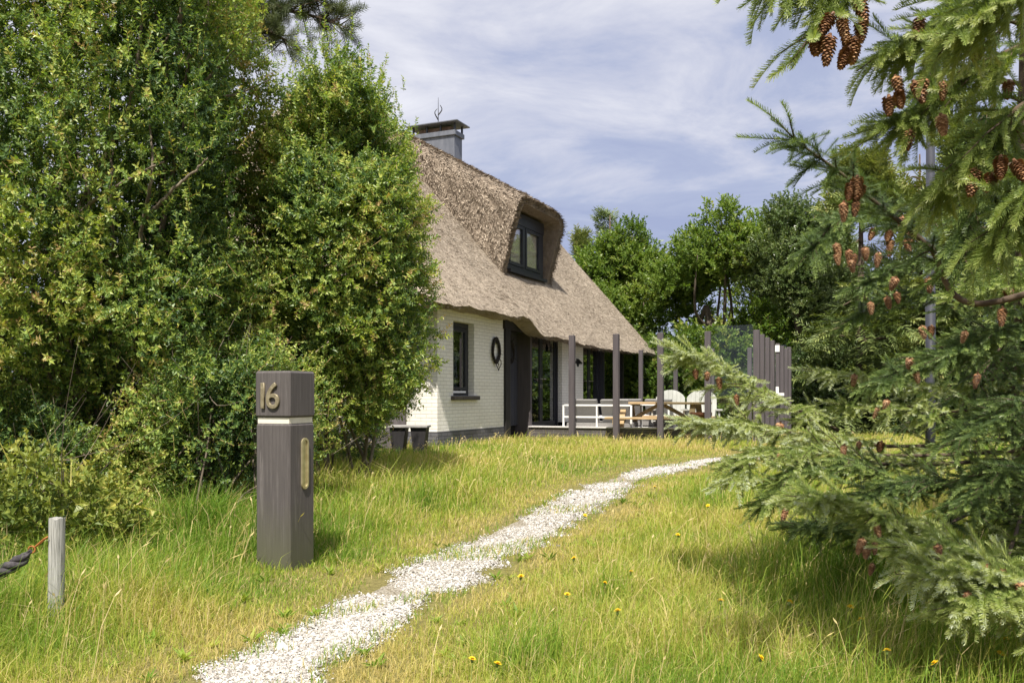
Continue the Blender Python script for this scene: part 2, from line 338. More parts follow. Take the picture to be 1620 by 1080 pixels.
M['sill_brick'] = brick_mat('brown glazed sill', (0.10, 0.085, 0.075), (0.07, 0.06, 0.055), (0.03, 0.03, 0.03), 0.5)

def thatch_mat(name, stops):
    m, t, b = mat(name, rough=0.95, spec=0.1)
    at = t.nodes.new('ShaderNodeAttribute'); at.attribute_name = 'tint'
    n1 = noise(t, 22, 5, 0.7, sc=(1.0, 0.28, 0.28)); n2 = noise(t, 1.1, 4, 0.6)
    f = math_n(t, 'ADD', math_n(t, 'ADD', math_n(t, 'MULTIPLY', at.outputs['Fac'], 0.66), math_n(t, 'MULTIPLY', n1, 0.34)), math_n(t, 'MULTIPLY', n2, 0.26))
    L(t, ramp(t, f, stops), b.inputs['Base Color']); bump(t, b, n1, 0.9, 0.06); return m
M['thatch'] = thatch_mat('weathered thatch', [(0.26, (0.09, 0.070, 0.052)), (0.45, (0.27, 0.225, 0.178)), (0.64, (0.45, 0.385, 0.31)), (0.92, (0.66, 0.58, 0.48))])
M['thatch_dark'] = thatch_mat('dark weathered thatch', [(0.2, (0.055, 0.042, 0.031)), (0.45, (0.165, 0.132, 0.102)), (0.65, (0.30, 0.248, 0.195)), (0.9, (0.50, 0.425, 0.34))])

def glass_mat(name, tint=(0.9, 0.93, 0.92), mn=0.04, k=1.7):
    m = bpy.data.materials.new(name); m.use_nodes = True; t = m.node_tree; t.nodes.remove(t.nodes['Principled BSDF'])
    g = t.nodes.new('ShaderNodeBsdfGlossy'); g.inputs['Roughness'].default_value = 0.02; g.inputs['Color'].default_value = (0.95, 0.97, 0.97, 1)
    tr = t.nodes.new('ShaderNodeBsdfTransparent'); tr.inputs[0].default_value = (*tint, 1)
    fr = t.nodes.new('ShaderNodeFresnel'); fr.inputs[0].default_value = 1.52
    fc = math_n(t, 'ADD', math_n(t, 'MULTIPLY', fr.outputs[0], k), mn, clamp=True)
    mx = t.nodes.new('ShaderNodeMixShader'); L(t, fc, mx.inputs[0]); L(t, tr.outputs[0], mx.inputs[1]); L(t, g.outputs[0], mx.inputs[2])
    L(t, mx.outputs[0], t.nodes['Material Output'].inputs[0]); return m
M['pane'] = glass_mat('window glass', (0.62, 0.66, 0.64), 0.10)
M['clear_pane'] = glass_mat('clear window glass', (0.95, 0.95, 0.94), 0.0, 0.55)
M['screen_glass'] = glass_mat('clear screen glass', (0.95, 0.97, 0.96), 0.0, 0.7)

# ------------------------------------------------------------------ ground, path
PATH = np.array([  # photo column left, right, row
    [180, 560, 1150], [275, 512, 1080], [395, 575, 1030], [470, 640, 990], [545, 735, 940], [640, 810, 893],
    [735, 890, 850], [830, 955, 808], [915, 1010, 772], [975, 1055, 752], [1050, 1120, 737], [1110, 1185, 727], [1190, 1290, 718], [1290, 1400, 710]], float)
def ground_pt(px, py):
    Y = 1.2 * F / (py - HZ)
    for _ in range(30): Y = 0.5 * Y + 0.5 * (CAMH - float(gz((px - 810) / F * Y, Y))) * F / (py - HZ)
    return np.array([(px - 810) / F * Y, Y])
PL = smooth_path([ground_pt(a, c) for a, b, c in PATH], 240); PR = smooth_path([ground_pt(b, c) for a, b, c in PATH], 240)
PC = (PL + PR) / 2; PW = np.linalg.norm(PR - PL, axis=1) / 2 * 0.92
def path_dist(x, y):
    """signed distance to the path edge (negative inside)"""
    out = np.empty(len(x))
    for i in range(0, len(x), 20000):
        d = np.hypot(x[i:i + 20000, None] - PC[None, ::3, 0], y[i:i + 20000, None] - PC[None, ::3, 1]) - PW[None, ::3]
        out[i:i + 20000] = d.min(1)
    return out
def axis_pts(lo, hi, step, far):
    near = np.arange(lo, hi + step, step); g = []; s_ = step; p = near[-1]
    while p < far: s_ *= 1.35; p += s_; g.append(p)
    l = []; s_ = step; p = near[0]
    while p > -far: s_ *= 1.35; p -= s_; l.append(p)
    return np.array(l[::-1] + list(near) + g)
gx = axis_pts(-8, 9, 0.16, 900); gy = axis_pts(1, 22, 0.16, 900)
GX, GY = np.meshgrid(gx, gy, indexing='ij')
m, t, b = mat('meadow soil', rough=0.95, spec=0.1)
n1 = noise(t, 0.9, 5, 0.6); n2 = noise(t, 30, 4, 0.7)
c = mixc(t, n1, (0.15, 0.15, 0.04), (0.23, 0.19, 0.085)); c = mixc(t, 1.0, c, ramp(t, n2, [(0.3, (0.55, 0.55, 0.55)), (0.7, (1.2, 1.2, 1.2))]), 'MULTIPLY')
L(t, c, b.inputs['Base Color']); bump(t, b, n2, 0.8, 0.03); M['soil'] = m
link('ground', np_mesh('ground', np.stack([GX, GY, gz(GX, GY)], -1).reshape(-1, 3), [ring_faces(len(gx), len(gy), False)[:, ::-1]], M['soil'], smooth=True), kind='structure')
m, t, b = mat('white shell gravel', rough=0.9, spec=0.2)
vo = t.nodes.new('ShaderNodeTexVoronoi'); vo.inputs['Scale'].default_value = 55; tcn = t.nodes.new('ShaderNodeTexCoord'); L(t, tcn.outputs['Object'], vo.inputs['Vector'])
n1 = noise(t, 1.7, 6, 0.65)
c = mixc(t, 0.7, (0.55, 0.52, 0.48), vo.outputs['Color']); c = ramp(t, math_n(t, 'ADD', math_n(t, 'MULTIPLY', vo.outputs['Distance'], 0.9), math_n(t, 'MULTIPLY', n1, 0.55)), [(0.25, (0.46, 0.43, 0.38)), (0.6, (0.34, 0.31, 0.255)), (0.9, (0.19, 0.165, 0.12))])
L(t, c, b.inputs['Base Color']); bump(t, b, vo.outputs['Distance'], 0.9, 0.02); M['gravel'] = m
kk = np.linspace(0, 1, 9); rngp = np.random.default_rng(5)
en = np.cumsum(rngp.normal(0, 0.02, (240, 2)), 0); en -= np.linspace(0, 1, 240)[:, None] * en[-1]; en += rngp.normal(0, 0.02, (240, 2))
dirn = (PR - PL) / np.linalg.norm(PR - PL, axis=1, keepdims=True)
PLn = PL + dirn * (0.17 + en[:, :1] * 0.3); PRn = PR + dirn * (-0.17 + en[:, 1:] * 0.3)
PV = PLn[:, None] * (1 - kk)[None, :, None] + PRn[:, None] * kk[None, :, None]
link('gravel_path', np_mesh('gravel_path', np.concatenate([PV, (gz(PV[..., 0], PV[..., 1]) + 0.008)[..., None]], -1).reshape(-1, 3), [ring_faces(240, 9, False)[:, ::-1]], M['gravel'], smooth=True), kind='structure')
# pebbles
def pebble_stuff():
    r = np.random.default_rng(11); n = 260000
    i = r.integers(0, 240, int(n * 1.6)); wgt = PW[i] / (PC[i, 1] ** 0.6); i = i[r.random(len(i)) < wgt / wgt.max()]
    u = r.normal(0, 0.62, len(i)); p = PC[i] + dirn[i] * (u * PW[i] * 0.88)[:, None] + r.normal(0, 0.05, (len(i), 2))
    keep = (vn(p[:, 0] * 2.6, p[:, 1] * 2.6, 21) + 0.8 * vn(p[:, 0] * 9, p[:, 1] * 9, 22) > -1.75 + 2.1 * np.abs(u) ** 1.4); p = p[keep]
    s_ = r.lognormal(-5.3, 0.42, len(p)) * (0.7 + 0.055 * p[:, 1])
    tp = []
    for k in range(5):
        v = np.array([[1, 0, 0], [0, 1, 0], [-1, 0, 0], [0, -1, 0], [0, 0, 0.8]], float) * r.uniform(0.6, 1.2, (5, 1)) + r.normal(0, 0.15, (5, 3))
        tp.append((v, np.array([[0, 1, 4], [1, 2, 4], [2, 3, 4], [3, 0, 4]]), np.zeros(4)))
    pos = np.c_[p, gz(p[:, 0], p[:, 1]) + 0.006]
    R = frames(np.c_[r.normal(0, 0.35, (len(p), 2)), np.ones(len(p))], rng=r)
    V, f_, ti = bake(tp, pos, R, s_, r.random(len(p)), r, 0.03)
    mm = leaf_mat('gravel stones', [(0.0, (0.13, 0.115, 0.095)), (0.3, (0.30, 0.28, 0.25)), (0.7, (0.45, 0.435, 0.415)), (1.0, (0.61, 0.60, 0.58))], trans=0.0, rough=0.8)
    link('gravel_stones', np_mesh('gravel_stones', V, [f_], mm, ti), kind='stuff', label='loose white gravel stones scattered over the winding path', cat='gravel')
pebble_stuff()

# ------------------------------------------------------------------ the house
HA = np.array([0.40492616, 0.91434939]); HC = np.array([-1.25585714, 14.9]); HROT = math.atan2(HA[1], HA[0])
HN = np.array([HA[1], -HA[0]])
def hw(x, y, z=0.0):
    p = HC + HA * x - HN * y; return np.array([p[0], p[1], z])
def hl(p):
    q = np.asarray(p)[:2] - HC; return q @ HA, -(q @ HN)
house = empty('thatched_house', (HC[0], HC[1], 0), HROT, label='white brick cottage with a thick thatched roof, dormer window and grey chimney', cat='house')

def wall_mesh(x0, x1, z0, z1, openings, y0, y1):
    xs = sorted({x0, x1, *[v for o in openings for v in o[:2]]}); zs = sorted({z0, z1, *[v for o in openings for v in o[2:]]})
    def solid(i, j):
        if not (0 <= i < len(xs) - 1 and 0 <= j < len(zs) - 1): return False
        cx_, cz_ = (xs[i] + xs[i + 1]) / 2, (zs[j] + zs[j + 1]) / 2
        return not any(o[0] < cx_ < o[1] and o[2] < cz_ < o[3] for o in openings)
    mb = MB()
    def q(a, b_, c_, d_): mb.add([a, b_, c_, d_], [[0, 1, 2, 3]])
    for i in range(len(xs) - 1):
        for j in range(len(zs) - 1):
            if not solid(i, j): continue
            a, b_, c_, d_ = xs[i], xs[i + 1], zs[j], zs[j + 1]
            q((a, y0, c_), (b_, y0, c_), (b_, y0, d_), (a, y0, d_)); q((b_, y1, c_), (a, y1, c_), (a, y1, d_), (b_, y1, d_))
            if not solid(i - 1, j): q((a, y1, c_), (a, y0, c_), (a, y0, d_), (a, y1, d_))
            if not solid(i + 1, j): q((b_, y0, c_), (b_, y1, c_), (b_, y1, d_), (b_, y0, d_))
            if not solid(i, j - 1): q((a, y1, c_), (b_, y1, c_), (b_, y0, c_), (a, y0, c_))
            if not solid(i, j + 1): q((a, y0, d_), (b_, y0, d_), (b_, y1, d_), (a, y1, d_))
    return mb
WT = 2.86
mb = wall_mesh(0, 9.13, 0.585, WT, [(0.57, 1.39, 1.19, 2.50), (2.70, 5.95, 0.585, 2.84), (7.40, 9.13, 0.585, 2.60)], 0, 0.28)
mb.box(0, 0.28, 0.2803, 8.5, 0.585, WT); mb.box(0.2803, 9.13, 8.22, 8.5, 0.585, WT); mb.box(8.85, 9.13, 1.7, 8.2197, 0.585, WT)
mb.build('wall', M['white_brick'], house)
pl = MB(); pl.box(-0.012, 2.70, -0.012, 0.27, 0.0, 0.583); pl.box(5.95, 7.40, -0.012, 0.27, 0.0, 0.50); pl.box(-0.012, 0.27, 0.2703, 8.51, 0, 0.583); pl.box(0.2703, 9.14, 8.23, 8.51, 0, 0.583)
pl.box(8.86, 9.14, 1.7, 8.2297, 0, 0.583)
pl.build('plinth', M['plinth'], house)
ins = MB(); ins.box(0.29, 8.84, 0.30, 8.2, 0.44, 0.50); ins.box(0.29, 8.84, 4.2, 4.28, 0.5003, 3.6); ins.box(0.29, 8.84, 0.9, 8.2, 2.95, 3.0); ins.box(2.45, 2.53, 0.3, 4.19, 0.5003, 2.94)
ins.build('interior_floor_and_partition', M['interior'], house)
# black timber cladding on the end wall
cb_ = MB()
for k in range(9): cb_.box(-0.045, -0.003, 0.60 + k * 0.116, 0.60 + k * 0.116 + 0.112, 0.25, 2.72)
cb_.build('timber_cladding', M['grey_boards'], house, label='grey brown vertical board cladding on the end wall')
for (yy, zz_) in ((3.2, 1.25), (5.6, 1.25)):
    wf = MB(); wf.box(-0.03, 0.05, yy, yy + 1.1, zz_, zz_ + 0.07); wf.box(-0.03, 0.05, yy, yy + 1.1, zz_ + 1.13, zz_ + 1.2)
    for q in (0, 0.515, 1.03): wf.box(-0.028, 0.048, yy + q, yy + q + 0.07, zz_ + 0.0703, zz_ + 1.1297)
    wf = wf.build('window', M['dark_frame'], house); pn = MB(); pn.box(-0.012, -0.004, yy + 0.07, yy + 1.03, zz_ + 0.07, zz_ + 1.13); pn.build('pane', M['pane'], wf)
# front window: frame, sash, pane, blind, sill
fr = MB(); x0, x1, z0, z1 = 0.572, 1.388, 1.192, 2.498
fr.box(x0, x0 + 0.085, 0.12, 0.20, z0, z1); fr.box(x1 - 0.085, x1, 0.12, 0.20, z0, z1); fr.box(x0 + 0.0853, x1 - 0.0853, 0.12, 0.20, z0, z0 + 0.09); fr.box(x0 + 0.0853, x1 - 0.0853, 0.12, 0.20, z1 - 0.09, z1)
fr.box(x0 + 0.09, x0 + 0.14, 0.105, 0.17, z0 + 0.10, z1 - 0.10); fr.box(x1 - 0.14, x1 - 0.09, 0.105, 0.17, z0 + 0.10, z1 - 0.10)
fr.box(x0 + 0.1403, x1 - 0.1403, 0.105, 0.17, z0 + 0.10, z0 + 0.155); fr.box(x0 + 0.1403, x1 - 0.1403, 0.105, 0.17, z1 - 0.155, z1 - 0.10)
win = fr.build('window', M['dark_frame'], house)
MB().box(x0 + 0.12, x1 - 0.12, 0.13, 0.137, z0 + 0.13, z1 - 0.13).build('pane', M['pane'], win)
cu = MB()
for xa, xb in ((0.60, 0.80), (1.20, 1.36)):
    xs = np.linspace(xa, xb, 30); ys = 0.33 + 0.02 * np.sin(xs * 110)
    cu.add(np.r_[np.c_[xs, ys, np.full(30, 1.1)], np.c_[xs, ys, np.full(30, 2.55)]], [[i, i + 1, i + 31, i + 30] for i in range(29)])
cu.build('curtain', M['curtain'], win)
MB().box(x0 - 0.09, x1 + 0.12, -0.07, 0.11, 1.115, 1.187, bev=0.008).build('sill', M['sill_brick'], win)
MB().box(x0 + 0.15, x1 - 0.15, 0.09, 0.104, z0 + 0.05, z0 + 0.085).build('vent_strip', M['white_metal'], win)
# soffit board
MB().box(-0.5, 2.655, -0.34, -0.015, 2.745, 2.775).build('soffit_board', M['black_wood'], house)
# porch recess
po = MB(); po.box(2.702, 2.92, -0.05, 0.55, 0.2, 2.50); po.box(2.66, 4.02, -0.05, 0.10, 2.503, 2.83); po.box(2.9203, 4.02, 0.1003, 0.60, 2.51, 2.80); po.box(2.9203, 3.93, 0.30, 0.56, 0.2, 0.56)
po.build('porch_frame', M['black_wood'], house)
MB().box(3.932, 4.025, -0.05, 0.60, 0.2, 2.50).build('porch_side_panel', M['post_grey'], house)
dr = MB(); dr.box(2.93, 3.925, 0.24, 0.29, 0.57, 2.50)
for k in range(1, 7): dr.box(2.94 + k * 0.137, 2.944 + k * 0.137, 0.236, 0.2398, 0.60, 2.48)
dr = dr.build('front_door', M['door_paint'], house)
MB().tube([[3.02, 0.235, 1.55], [3.02, 0.19, 1.55], [3.12, 0.19, 1.55]], 0.011, 8).build('handle', M['steel'], dr)
# french doors and end glazing
def glazed_leaf(x0, x1, z0, z1, parent, handle_side, y=0.13, rail=0.0):
    d = MB(); s_ = 0.075
    d.box(x0, x0 + s_, y, y + 0.055, z0, z1); d.box(x1 - s_, x1, y, y + 0.055, z0, z1)
    d.box(x0 + s_ + .0003, x1 - s_ - .0003, y, y + 0.055, z0, z0 + 0.11); d.box(x0 + s_ + .0003, x1 - s_ - .0003, y, y + 0.055, z1 - 0.08, z1)
    if rail: d.box(x0 + s_ + .0003, x1 - s_ - .0003, y, y + 0.05, rail, rail + 0.07)
    d = d.build('glazed_door', M['dark_frame'], parent)
    MB().box(x0 + 0.06, x1 - 0.06, y + 0.02, y + 0.028, z0 + 0.09, z1 - 0.06).build('pane', M['pane'], d)
    if handle_side:
        hx = x1 - 0.037 if handle_side > 0 else x0 + 0.037; hd = MB()
        hd.tube([[hx, y, 1.56], [hx, y - 0.05, 1.56], [hx - handle_side * 0.11, y - 0.05, 1.56]], 0.011, 8); MB().box(hx - 0.015, hx + 0.015, y - 0.006, y - 0.0005, 1.36, 1.44).build('lock_plate', M['steel'], d)
        hd.build('handle', M['steel'], d)
    return d
jf = MB(); jf.box(4.03, 4.10, 0.10, 0.20, 0.50, 2.60); jf.box(5.88, 5.947, 0.10, 0.20, 0.50, 2.60); jf.box(4.03, 5.947, 0.10, 0.20, 2.6003, 2.68); jf.box(4.03, 5.947, 0.11, 0.25, 2.6803, 2.838)
jf.build('door_frame', M['dark_frame'], house)
glazed_leaf(4.105, 4.985, 0.52, 2.595, house, 1); glazed_leaf(4.99, 5.875, 0.52, 2.595, house, -1)
jf = MB(); jf.box(7.402, 7.47, 0.10, 0.20, 0.50, 2.52); jf.box(9.04, 9.125, 0.0, 0.14, 0.50, 2.598); jf.box(7.402, 9.04, 0.10, 0.20, 2.5203, 2.598)
jf.build('door_frame', M['dark_frame'], house)
glazed_leaf(7.475, 8.25, 0.52, 2.515, house, 1); glazed_leaf(8.255, 9.035, 0.52, 2.515, house, -1)
for k in range(2): glazed_leaf(0.16 + k * 0.78, 0.92 + k * 0.78, 0.52, 2.55, house, 0)   # placed on the end wall below
for o in [o for o in house.children if o.name.startswith('glazed_door')][-2:]:
    o.matrix_parent_inverse = Matrix.Identity(4); o.rotation_euler = (0, 0, rad(90)); o.location = (9.18, 0.0, 0)
MB().box(9.04, 9.13, 0.1, 1.7, 2.60, 2.86).build('lintel', M['black_wood'], house)
MB().box(4.03, 9.13, -0.45, 0.09, 0.2, 0.50).build('door_step', M['paving'], house)
# veranda at the far end
v = MB(); v.box(10.43, 10.58, -0.09, 0.06, 0.2, 2.52)
v.build('veranda_post', M['black_wood'], house)
v = MB(); v.box(9.0, 12.1, -0.11, 0.07, 2.523, 2.66); v.box(9.14, 12.0, 0.0703, 3.0, 2.63, 2.67)
v.build('veranda_ceiling', M['old_wood'], house)

# thatched roof --------------------------------------------------
RT0, RT1, PITCH, RD = -0.86, 12.45, 1.14, 4.25
def eave_d(x):
    return -0.42 - 0.12 * sstep(3.0, 3.5, x) + 0.012 * np.sin(x * 2.3)
def roof_z(x, y):
    a_ = 3.0 + PITCH * np.minimum(y, 2 * RD - y)
    hip = 2.70 + 1.75 * (x - RT0)
    k = 0.25; m_ = np.minimum(a_, hip); m_ = m_ - k * np.exp(-np.abs(a_ - hip) / k) * 0.35
    rid = 0.18 * np.exp(-np.abs(y - RD) / 0.3)
    m_ = m_ + 0.20 * sstep(3.5, 2.9, x) * sstep(0.5, -0.4, y)
    sag = 0.05 * np.sin(x * 0.9 + 1) * np.sin(y * 0.8) + 0.015 * vn(x * 3, y * 3, 5)
    return m_ - rid * 0.5 + sag
nx, ny = 130, 90
uu = np.linspace(0, 1, nx); vvv = np.linspace(0, 1, ny)
TX = RT0 + (RT1 - RT0) * uu[:, None] + 0 * vvv[None]
rr = np.random.default_rng(3)
edge_j = np.cumsum(rr.normal(0, 0.012, nx)); edge_j -= np.linspace(edge_j[0], edge_j[-1], nx); edge_j = edge_j * 0.4 + rr.normal(0, 0.008, nx)
d0 = eave_d(TX[:, 0]) + edge_j; d1 = 2 * RD + 0.45
TY = d0[:, None] + (d1 - d0[:, None]) * vvv[None]
TZ = roof_z(TX, TY)
TOP = np.stack([TX, TY, TZ], -1)
BY = np.clip(TY, d0[:, None] + 0.36, d1 - 0.36); BX = np.clip(TX, RT0 + 0.25, RT1); BZ = roof_z(BX, BY) - 0.40
BOT = np.stack([BX, BY, BZ], -1)
V = np.r_[TOP.reshape(-1, 3), BOT.reshape(-1, 3)]; g = ring_faces(nx, ny, False); nn = nx * ny
per = np.r_[np.arange(nx) * ny, (nx - 1) * ny + np.arange(1, ny), (np.arange(nx - 2, -1, -1)) * ny + ny - 1, np.arange(ny - 2, 0, -1)]
sk = np.stack([per, per + nn, np.roll(per, -1) + nn, np.roll(per, -1)], 1)
def stubs(base, down, nor, seed, ln=0.055, wd=0.0058, lift=0.22, yaw=0.4):
    r = np.random.default_rng(seed); n = len(base)
    side = np.cross(nor, down); side /= np.linalg.norm(side, axis=1, keepdims=True)
    ya = r.normal(0, yaw, n)[:, None]; dn = down * np.cos(ya) + side * np.sin(ya); sd_ = np.cross(nor, dn)
    l_ = (ln * r.uniform(0.5, 1.5, n))[:, None]; w_ = (wd * r.uniform(0.6, 1.5, n))[:, None]; li = (lift * r.uniform(0.2, 1.8, n))[:, None]
    tip = base + dn * l_ + nor * l_ * li
    VV = np.stack([base - sd_ * w_ - nor * 0.01, base + sd_ * w_ - nor * 0.01, tip + sd_ * w_ * 0.6, tip - sd_ * w_ * 0.6], 1).reshape(-1, 3)
    return VV, np.arange(n * 4).reshape(-1, 4), np.clip(r.normal(0.50, 0.30, n), 0, 1)
r = np.random.default_rng(9); n = 175000
sx = r.uniform(RT0, RT1, n); sy = d0.min() + (np.where(sx < 2.3, d1 - 0.1, RD + 0.3) - d0.min()) * r.random(n); keep = sy > np.interp(sx, TX[:, 0], d0) + 0.02
sx, sy = sx[keep], sy[keep]; e_ = 0.05
def grad_nd(fn, x, y):
    gx_ = (fn(x + e_, y) - fn(x - e_, y)) / (2 * e_); gy_ = (fn(x, y + e_) - fn(x, y - e_)) / (2 * e_)
    nor = np.stack([-gx_, -gy_, np.ones_like(gx_)], -1); nor /= np.linalg.norm(nor, axis=1, keepdims=True)
    dn = np.stack([-gx_, -gy_, -(gx_ ** 2 + gy_ ** 2)], -1); dn /= np.linalg.norm(dn, axis=1, keepdims=True)
    return nor, dn
nor, dn = grad_nd(roof_z, sx, sy)
SV, SF, ST = stubs(np.c_[sx, sy, roof_z(sx, sy)], dn, nor, 4)
# ragged ends along the eave and verge
n = 9000; ex = r.uniform(RT0, RT1, n); ed = np.interp(ex, TX[:, 0], d0); eb = np.c_[ex, ed + 0.12 + r.uniform(-0.06, 0.24, n), np.zeros(n)]
eb[:, 2] = np.interp(ex, TX[:, 0], TZ[:, 0]) + r.uniform(0.0, 0.12, n)
nor2, dn2 = grad_nd(roof_z, ex, ed + 0.05)
EV, EF, ET = stubs(eb, dn2, nor2, 5, 0.075, 0.006, 0.1, 0.3)
roof_me = np_mesh('roof', np.r_[V, SV, EV], [np.r_[g, g[:, ::-1] + nn, sk, SF + len(V), EF + len(V) + len(SV)]], M['thatch'],
                  tint=np.r_[np.full(len(g), 0.35), np.full(len(g), 0.2), np.full(len(sk), 0.3), ST, ET])
roof = link('roof', roof_me, house)

# thatched dormer ------------------------------------------------
DX0, DX1, DW0, DW1, DZ, YF = 4.34, 7.22, 4.64, 6.76, 5.52, 0.40
def arch(x0, x1, zb, zt, rcor, n=9):
    pts = [[x0, zb]]
    for a_ in np.linspace(180, 90, n): pts.append([x0 + rcor + rcor * math.cos(rad(a_)), zt - rcor + rcor * math.sin(rad(a_))])
    for a_ in np.linspace(90, 0, n): pts.append([x1 - rcor + rcor * math.cos(rad(a_)), zt - rcor + rcor * math.sin(rad(a_))])
    pts.append([x1, zb]); return np.array(pts)
def resample(p, n):
    s_ = np.r_[0, np.cumsum(np.linalg.norm(np.diff(p, axis=0), axis=1))]; k = np.linspace(0, s_[-1], n)
    return np.c_[np.interp(k, s_, p[:, 0]), np.interp(k, s_, p[:, 1])]
NP = 48; ND = 26
def dormer_top(y): return DZ + 0.56 * (y - YF)
rows = []
for k in range(ND):
    y = YF + (4.1 - YF) * k / (ND - 1); rz_ = 3.0 + PITCH * min(y, RD)
    pr = resample(arch(DX0 + 0.02 * math.sin(k * 1.7), DX1, rz_ - 0.35, dormer_top(y), 0.34), NP)
    pr[:, 1] += 0.06 * np.sin(np.pi * np.clip((pr[:, 0] - DX0) / (DX1 - DX0), 0, 1))
    yy = np.full(NP, y)
    if k < 6: yy = y + 0.38 * np.clip((5.4 - pr[:, 1]) / 1.4, 0, 1) * (1 - k / 6) ** 1.2
    rows.append(np.c_[pr[:, 0], yy, pr[:, 1]])
OUT = np.array(rows) + rr.normal(0, 0.012, (ND, NP, 3))
inn = []
for k, y in enumerate((0.0, 0.10, 0.8, 1.5)):
    pr = resample(arch(DW0 - 0.05, DW1 + 0.20, 3.6, 5.40, 0.22), NP)
    y0_ = YF + 0.02 + 0.36 * np.clip((5.3 - pr[:, 1]) / 1.3, 0, 1)
    inn.append(np.c_[pr[:, 0], np.where(y < 0.5, y0_ + y, np.maximum(y, y0_ + 0.12)), pr[:, 1]])
INN = np.array(inn)
V = np.r_[OUT.reshape(-1, 3), INN.reshape(-1, 3)]; no = ND * NP
lip = np.stack([np.arange(NP - 1), np.arange(1, NP), no + np.arange(1, NP), no + np.arange(NP - 1)], 1)
fo = ring_faces(ND, NP, False); fi = ring_faces(4, NP, False) + no
n = 26000; k = r.integers(0, ND - 1, n); j = r.integers(0, NP - 1, n); fu = r.random((n, 1)); fv = r.random((n, 1))
A0, A1, A2, A3 = OUT[k, j], OUT[k + 1, j], OUT[k, j + 1], OUT[k + 1, j + 1]
bs = A0 * (1 - fu) * (1 - fv) + A1 * fu * (1 - fv) + A2 * (1 - fu) * fv + A3 * fu * fv
nrm = np.cross(A2 - A0, A1 - A0); nrm /= np.linalg.norm(nrm, axis=1, keepdims=True); cen = np.array([5.8, 2.0, 4.4])
nrm *= np.sign(((bs - cen) * nrm).sum(1))[:, None]
dwn = np.array([[0, -0.55, -0.8]]) - nrm * (nrm @ np.array([0, -0.55, -0.8]))[:, None]; dwn /= np.linalg.norm(dwn, axis=1, keepdims=True)
SV, SF, ST = stubs(bs, dwn, nrm, 8, 0.07, 0.008, 0.35, 0.5)
n = 2600; j = r.integers(0, NP - 1, n); fu = r.random((n, 1)); fv = r.random((n, 1)) ** 2
eb = OUT[0, j] * (1 - fv) * (1 - fu) + OUT[0, j + 1] * (1 - fv) * fu + INN[0, j] * fv
EV, EF, ET = stubs(eb, np.tile([[0, -1.0, -0.15]], (n, 1)) / 1.011, np.tile([[0, 0.15, 1.0]], (n, 1)) / 1.011, 6, 0.06, 0.008, 0.0, 0.3)
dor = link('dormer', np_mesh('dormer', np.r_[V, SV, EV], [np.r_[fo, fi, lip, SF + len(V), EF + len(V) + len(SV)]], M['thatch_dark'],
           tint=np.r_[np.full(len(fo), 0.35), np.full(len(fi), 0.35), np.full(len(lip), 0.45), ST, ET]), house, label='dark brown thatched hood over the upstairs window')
dwin = MB(); y0_, y1_ = 0.80, 0.88
zb, zt_ = 4.00, 5.10
dwin.box(DW0, DW1, y0_ - 0.02, y1_, 5.06, 5.33); dwin.box(DW0, DW0 + 0.10, y0_, y1_, zb, 5.0597); dwin.box(DW1 - 0.20, DW1, y0_, y1_, zb, 5.0597)
dwin.box(DW0 + 0.1003, DW1 - 0.2003, y0_, y1_, zb, zb + 0.10); xm = 5.62
dwin.box(xm - 0.055, xm + 0.055, y0_ + 0.001, y1_, zb + 0.1003, 5.0597)
for a_, b_ in ((DW0 + 0.10, xm - 0.055), (xm + 0.055, DW1 - 0.20)):
    dwin.box(a_ + 0.002, a_ + 0.075, y0_ - 0.012, y0_ + 0.05, zb + 0.11, 5.05); dwin.box(b_ - 0.075, b_ - 0.002, y0_ - 0.012, y0_ + 0.05, zb + 0.11, 5.05)
    dwin.box(a_ + 0.0753, b_ - 0.0753, y0_ - 0.012, y0_ + 0.05, zb + 0.11, zb + 0.18); dwin.box(a_ + 0.0753, b_ - 0.0753, y0_ - 0.012, y0_ + 0.05, 4.98, 5.05)
dwin = dwin.build('window_frame', M['dark_frame'], dor)
pn = MB()
for a_, b_ in ((DW0 + 0.16, xm - 0.11), (xm + 0.11, DW1 - 0.26)): pn.box(a_, b_, y0_ + 0.02, y0_ + 0.027, zb + 0.16, 5.0)
pn.build('pane', M['clear_pane'], dor)
xs = np.linspace(DW0 + 0.05, DW1 - 0.1, 120); ys = 0.865 + 0.010 * np.sin(xs * 75)
MB().add(np.r_[np.c_[xs, ys, np.full(120, 4.0)], np.c_[xs, ys, np.full(120, 5.2)]], [[i, i + 1, i + 121, i + 120] for i in range(119)]).build('curtain', M['blind'], dor)
MB().box(DW0 - 0.02, DW1 + 0.03, 0.70, 0.82, 3.92, 3.99).build('sill', M['dark_frame'], dor)

# chimney ---------------------------------------------------------
KX0, KX1, KY0, KY1 = 7.69, 8.14, 3.70, 4.95
ch = MB().box(KX0, KX1, KY0, KY1, 6.9, 8.10, bev=0.008).build('chimney', M['zinc'], roof)
MB().box(KX0 - 0.05, KX1 + 0.05, KY0 - 0.05, KY1 + 0.05, 8.085, 8.215, bev=0.01).build('collar', M['zinc'], ch)
for yy in np.linspace(KY0 + 0.0, KY1 - 0.0, 4):
    for xx in (KX0 + 0.01, KX1 - 0.01): MB().box(xx - 0.022, xx + 0.022, yy - 0.022, yy + 0.022, 8.2153, 8.41).build('cap_post', M['dark_frame'], ch)
MB().box(KX0 + 0.1, KX1 - 0.1, KY0 + 0.15, KY1 - 0.15, 8.2155, 8.36).build('flue', M['copper'], ch)
MB().box(KX0 - 0.16, KX1 + 0.16, KY0 - 0.16, KY1 + 0.16, 8.41, 8.445, bev=0.008).build('cap_plate', M['zinc'], ch)
